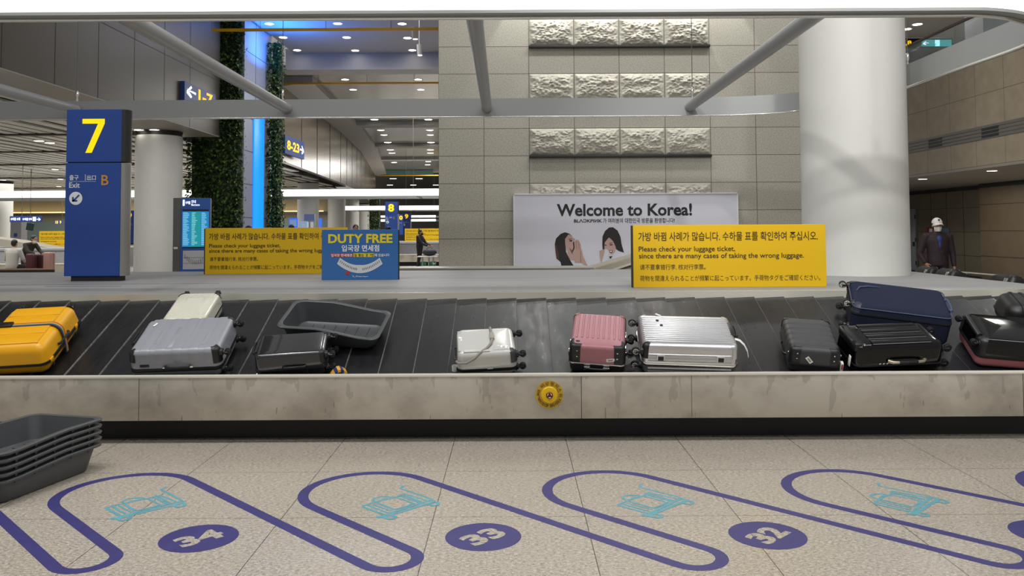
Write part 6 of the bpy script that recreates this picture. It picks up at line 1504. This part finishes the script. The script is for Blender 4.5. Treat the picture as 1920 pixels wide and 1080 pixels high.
# woman in black at carousel 8
BLKC = mat('black_clothes', '121214', 0.75)
p = at(787, 470, 35.3)
J = standing(1.62); k = 1.62 / 1.74
J['head'] = (0.0, -0.05, 1.60 * k); J['el_l'] = (0.20, -0.20, 1.10 * k); J['el_r'] = (-0.20, -0.20, 1.10 * k); J['wr_l'] = (0.16, -0.42, 1.0 * k); J['wr_r'] = (-0.16, -0.42, 1.0 * k); J['an_l'] = (0.1, 0.14, 0.1); J['kn_l'] = (0.1, 0.04, 0.47)
person('woman in black with a hair bun and black mask leaning on a trolley', Matrix.Translation((p.x, 35.3, 0)) @ Matrix.Rotation(radians(72), 4, 'Z'), BLKC, BLKC, J, hair=True, mask=mat('black_face_mask', '151517', 0.7), bun=True, voxel=0.012, shoulders=0.19)
# her trolley
TGRN = mat('green_trolley_panel', '1f7a55', 0.5)
a = at(788, 480, 34.6); b = at(818, 480, 34.6)
t = thing('luggage_trolley', 'white luggage trolley with green side panels beside the woman in black', 'trolley', ((a.x + b.x) / 2, 34.6, 0))
zt = at(800, 480.5, 34.6).z
mb = MB(); mb.box((a.x - 0.1, 34.3, zt - 0.03), (b.x + 0.05, 34.9, zt + 0.01), 0.01); mb.build('top_tray', RIMW, t)
for x in (a.x + 0.12, (a.x + b.x) / 2 + 0.05, b.x - 0.1):
    mb = MB(); mb.tube([(x, 34.35, 0.07), (x, 34.35, zt - 0.03)], 0.035, 10); mb.build('leg', SIL, t)
mb = MB(); mb.box((a.x + 0.05, 34.32, 0.14), ((a.x + b.x) / 2 - 0.05, 34.36, 0.30), 0.005); mb.build('side_panel', TGRN, t); mb = MB(); mb.box(((a.x + b.x) / 2 + 0.1, 34.32, 0.14), (b.x + 0.02, 34.36, 0.30), 0.005); sp = mb.build('side_panel', TGRN, t)
mb = MB(); cx = (a.x + b.x) / 2 + 0.27
for s in (-1, 1): mb.face([Vector((cx, 34.315, 0.18)), Vector((cx + s * 0.10, 34.315, 0.26)), Vector((cx + s * 0.03, 34.315, 0.235)), Vector((cx, 34.315, 0.215))])
mb.build('wing_emblem', WINK, sp, smooth=0)
for x in (a.x + 0.12, b.x - 0.1):
    mb = MB(); mb.cyl((x, 34.33, 0.05), (x, 34.37, 0.05), 0.05, 14); mb.build('wheel', TYRE, t)
Mb = Matrix.Translation((b.x - 0.28, 34.6, zt + 0.012))
t = thing('travel_bag', 'dark blue bag lying on the trolley of the woman in black', 'bag', Mb)
mb = MB(); t2 = bmesh.new(); bmesh.ops.create_uvsphere(t2, u_segments=20, v_segments=12, radius=1.0); mb.add(t2, Matrix.Translation((0, 0, 0.15)) @ Matrix.Diagonal((0.30, 0.2, 0.15, 1))); mb.build('bag_body', mat('dark_blue_bag', '262a35', 0.7), t, local=True)
grab(t, (0, -0.02, 0.28), (1, 0, 0), (0, 0, 1), 0.22, 0.06)
# heads behind the signs: whole people standing on the hall floor
for lab, px, py, Y, hh, cap, topc, yw in (
        ('person in a black cap standing before the wide living wall', 466, 421.5, 20.5, 1.72, ('black_cap', '17171a', 0.6), 'grey_top', 70),
        ('dark-haired person seen from behind beside the lit blue display', 547, 420.5, 26.0, 1.76, None, 'pale_blue_top', 170),
        ('dark-haired person behind the middle of the duty free board', 667, 420.3, 25.0, 1.76, None, 'dark_top', 20),
        ('dark-haired person whose head top shows under pillar 8', 728, 424.8, 24.0, 1.70, None, 'navy_top', 150)):
    p = at(px, py, Y); J = standing(p.z - 0.0 + 0.0) if False else standing(p.z + 0.005 - (0.03 if cap else 0.0))
    person(lab, Matrix.Translation((p.x, Y, 0)) @ Matrix.Rotation(radians(yw), 4, 'Z'), mat(topc, {'grey_top': '77787c', 'pale_blue_top': '9fb2c6', 'dark_top': '2a2a2e', 'navy_top': '20263a'}[topc], 0.8), BTR, J, hair=True, cap=cap, voxel=0.014)
# pair at the left carousel
def seated(lean=0.0, h=1.0):
    J = dict(head=(0, -0.06 - lean * .5, 1.23 * h), neck=(0, -0.02 - lean * .4, 1.10 * h), chest=(0, 0.02 - lean * .2, 0.90 * h), pelvis=(0, 0.06, 0.56))
    for sd, s in (('l', 1), ('r', -1)):
        J['sh_' + sd] = (s * 0.205, 0.0 - lean * .3, 1.01 * h); J['el_' + sd] = (s * 0.29, -0.06 - lean, 0.76); J['wr_' + sd] = (s * 0.18, -0.27 - lean, 0.68)
        J['hip_' + sd] = (s * 0.10, 0.03, 0.53); J['kn_' + sd] = (s * 0.14, -0.40, 0.52); J['an_' + sd] = (s * 0.14, -0.40, 0.10)
    return J
Yp = 25.9
p = at(25, 470, Yp)
t, f = person('person in a white top seen from behind at the left carousel', Matrix.Translation((p.x, Yp, 0)) @ Matrix.Rotation(radians(176), 4, 'Z'), mat('white_top', 'bdbab4', 0.8), BTR, seated(0.0, 1.02), hair=True, voxel=0.012, shoulders=0.23)
BEN = mat('dark_bench', '26221f', 0.6)
mb = MB(); mb.box((p.x - 0.35, Yp - 0.20, 0.0), (p.x + 0.35, Yp + 0.12, 0.43), 0.01); tag(mb.build('bench', BEN), 'dark bench under the person in the white top', 'bench')
p = at(50, 470, 27.3)
J = standing(1.66); J['head'] = (0.0, -0.34, 1.37); J['neck'] = (0, -0.24, 1.27); J['chest'] = (0, -0.12, 1.12)
for sd, s in (('l', 1), ('r', -1)): J['sh_' + sd] = (s * 0.19, -0.17, 1.19); J['el_' + sd] = (s * 0.22, -0.34, 0.98); J['wr_' + sd] = (s * 0.14, -0.55, 0.90)
person('person in a dark coat and white mask bending over beside the maroon suitcases', Matrix.Translation((p.x, 27.3, 0)) @ Matrix.Rotation(radians(68), 4, 'Z'), mat('dark_olive_coat', '2b2823', 0.8), BTR, J, hair=True, mask=MASKW, voxel=0.012, pitch=0.25)
# luggage beside them
def upright(label, px0, px1, py0, py1, Y, m, hub=HUBD, rot=0):
    a, b = at(px0, py1, Y), at(px1, py0, Y); w = b.x - a.x; h = b.z - 0.04
    M = Matrix.Translation(((a.x + b.x) / 2, Y + 0.14, 0.05)) @ Matrix.Rotation(radians(rot), 4, 'Z') @ Matrix.Rotation(radians(90), 4, 'X') @ Matrix.Translation((0, h / 2, 0))
    t = case(label, 0, 0, 0, w, h - 0.01, 0.28, m, ribs=[('y', -w * .3 + w * .2 * k, w * 0.1, 0.005) for k in range(4)], r=0.06, re=0.04, split=0.5, name='suitcase', group='suitcases at the left carousel', M=M)
    for sx in (-1, 1):
        for z in (0.05, 0.23): wheel(t, sx * (w / 2 - 0.06), -(h - 0.01) / 2 + 0.012, z, 'y-', 1, hub, 0.024, False)
    return t
upright('maroon striped suitcase next to the bending person at the far left', 51.5, 66, 476, 500, 25.6, mat('maroon_striped_shell', '5b2a31', 0.5))
upright('plain dark maroon suitcase between the striped and the pink one at the far left', 68.5, 83.5, 476.5, 500, 25.9, mat('dark_maroon_shell', '3a1119', 0.5))
upright('pale pink suitcase at the end of the row at the far left', 84.5, 100.5, 473, 500, 25.75, mat('pale_pink_shell', 'b98f84', 0.5))
t = thing('low_barrier', 'low dark barrier with a tan top rail in front of the far left suitcases', 'barrier', (-15.5, 25.0, 0))
a, b = at(-20, 503.5, 25.0), at(101, 500.5, 25.0)
mb = MB(); mb.box((a.x, 25.0, b.z - 0.09), (b.x, 25.06, b.z - 0.045), 0.006); mb.build('top_rail', mat('tan_rail', '8d6f52', 0.5), t)
mb = MB(); mb.box((a.x, 25.02, 0.0), (b.x, 25.05, b.z - 0.09)); mb.build('panel', BLACKP, t)
# bags on the right flank of the near carousel
def flank_bag(label, px, sx, sy, sz, name='duffel_bag'):
    X = XR + 1.10; M = Matrix.Translation((X, X * 1560 / (px - 960), 0.872)) @ Matrix.Rotation(radians(23.75), 4, 'Y')
    t = thing(name, label, 'bag', M, 'black bags on the right flank of the belt')
    rr_ = lambda f, z: [Vector((x, y, z)) for x, y in rrect(sx * 2 * f, sy * 2 * f, 0.06)]
    mb = MB(); mb.loft([rr_(.9, 0.0), rr_(1, .03), rr_(1.02, sz * .5), rr_(.97, sz * .8), rr_(.8, sz * .97), rr_(.5, sz), rr_(.2, sz * 1.01)], True, True, True)
    for v in mb.bm.verts: v.co += Vector((0, 0, 1)) * 0.02 * mnoise.noise(v.co * 9 + Vector((px, 0, 0))) * (1 if v.co.z > 0.04 else 0)
    mb.build('bag_body', BAGM, t, local=True); grab(t, (0, 0, sz * 0.98), (0, 1, 0), (0, 0, 1), sy * 0.9, 0.03)
    mb = MB(); mb.box((-sx * 1.05, -sy * 0.75, sz * 0.5), (-sx * 0.97, -sy * 0.45, sz * 0.72), 0.01); mb.build('buckle', CHROME, t, local=True)
flank_bag('black bag just right of the thick white column on the platform', 1736, 0.15, 0.20, 0.215)
flank_bag('black bag in front of the legs of the man in the white cap', 1776, 0.15, 0.20, 0.21)
flank_bag('flat black bag at the right below the thin barrier rail', 1885, 0.16, 0.22, 0.20)
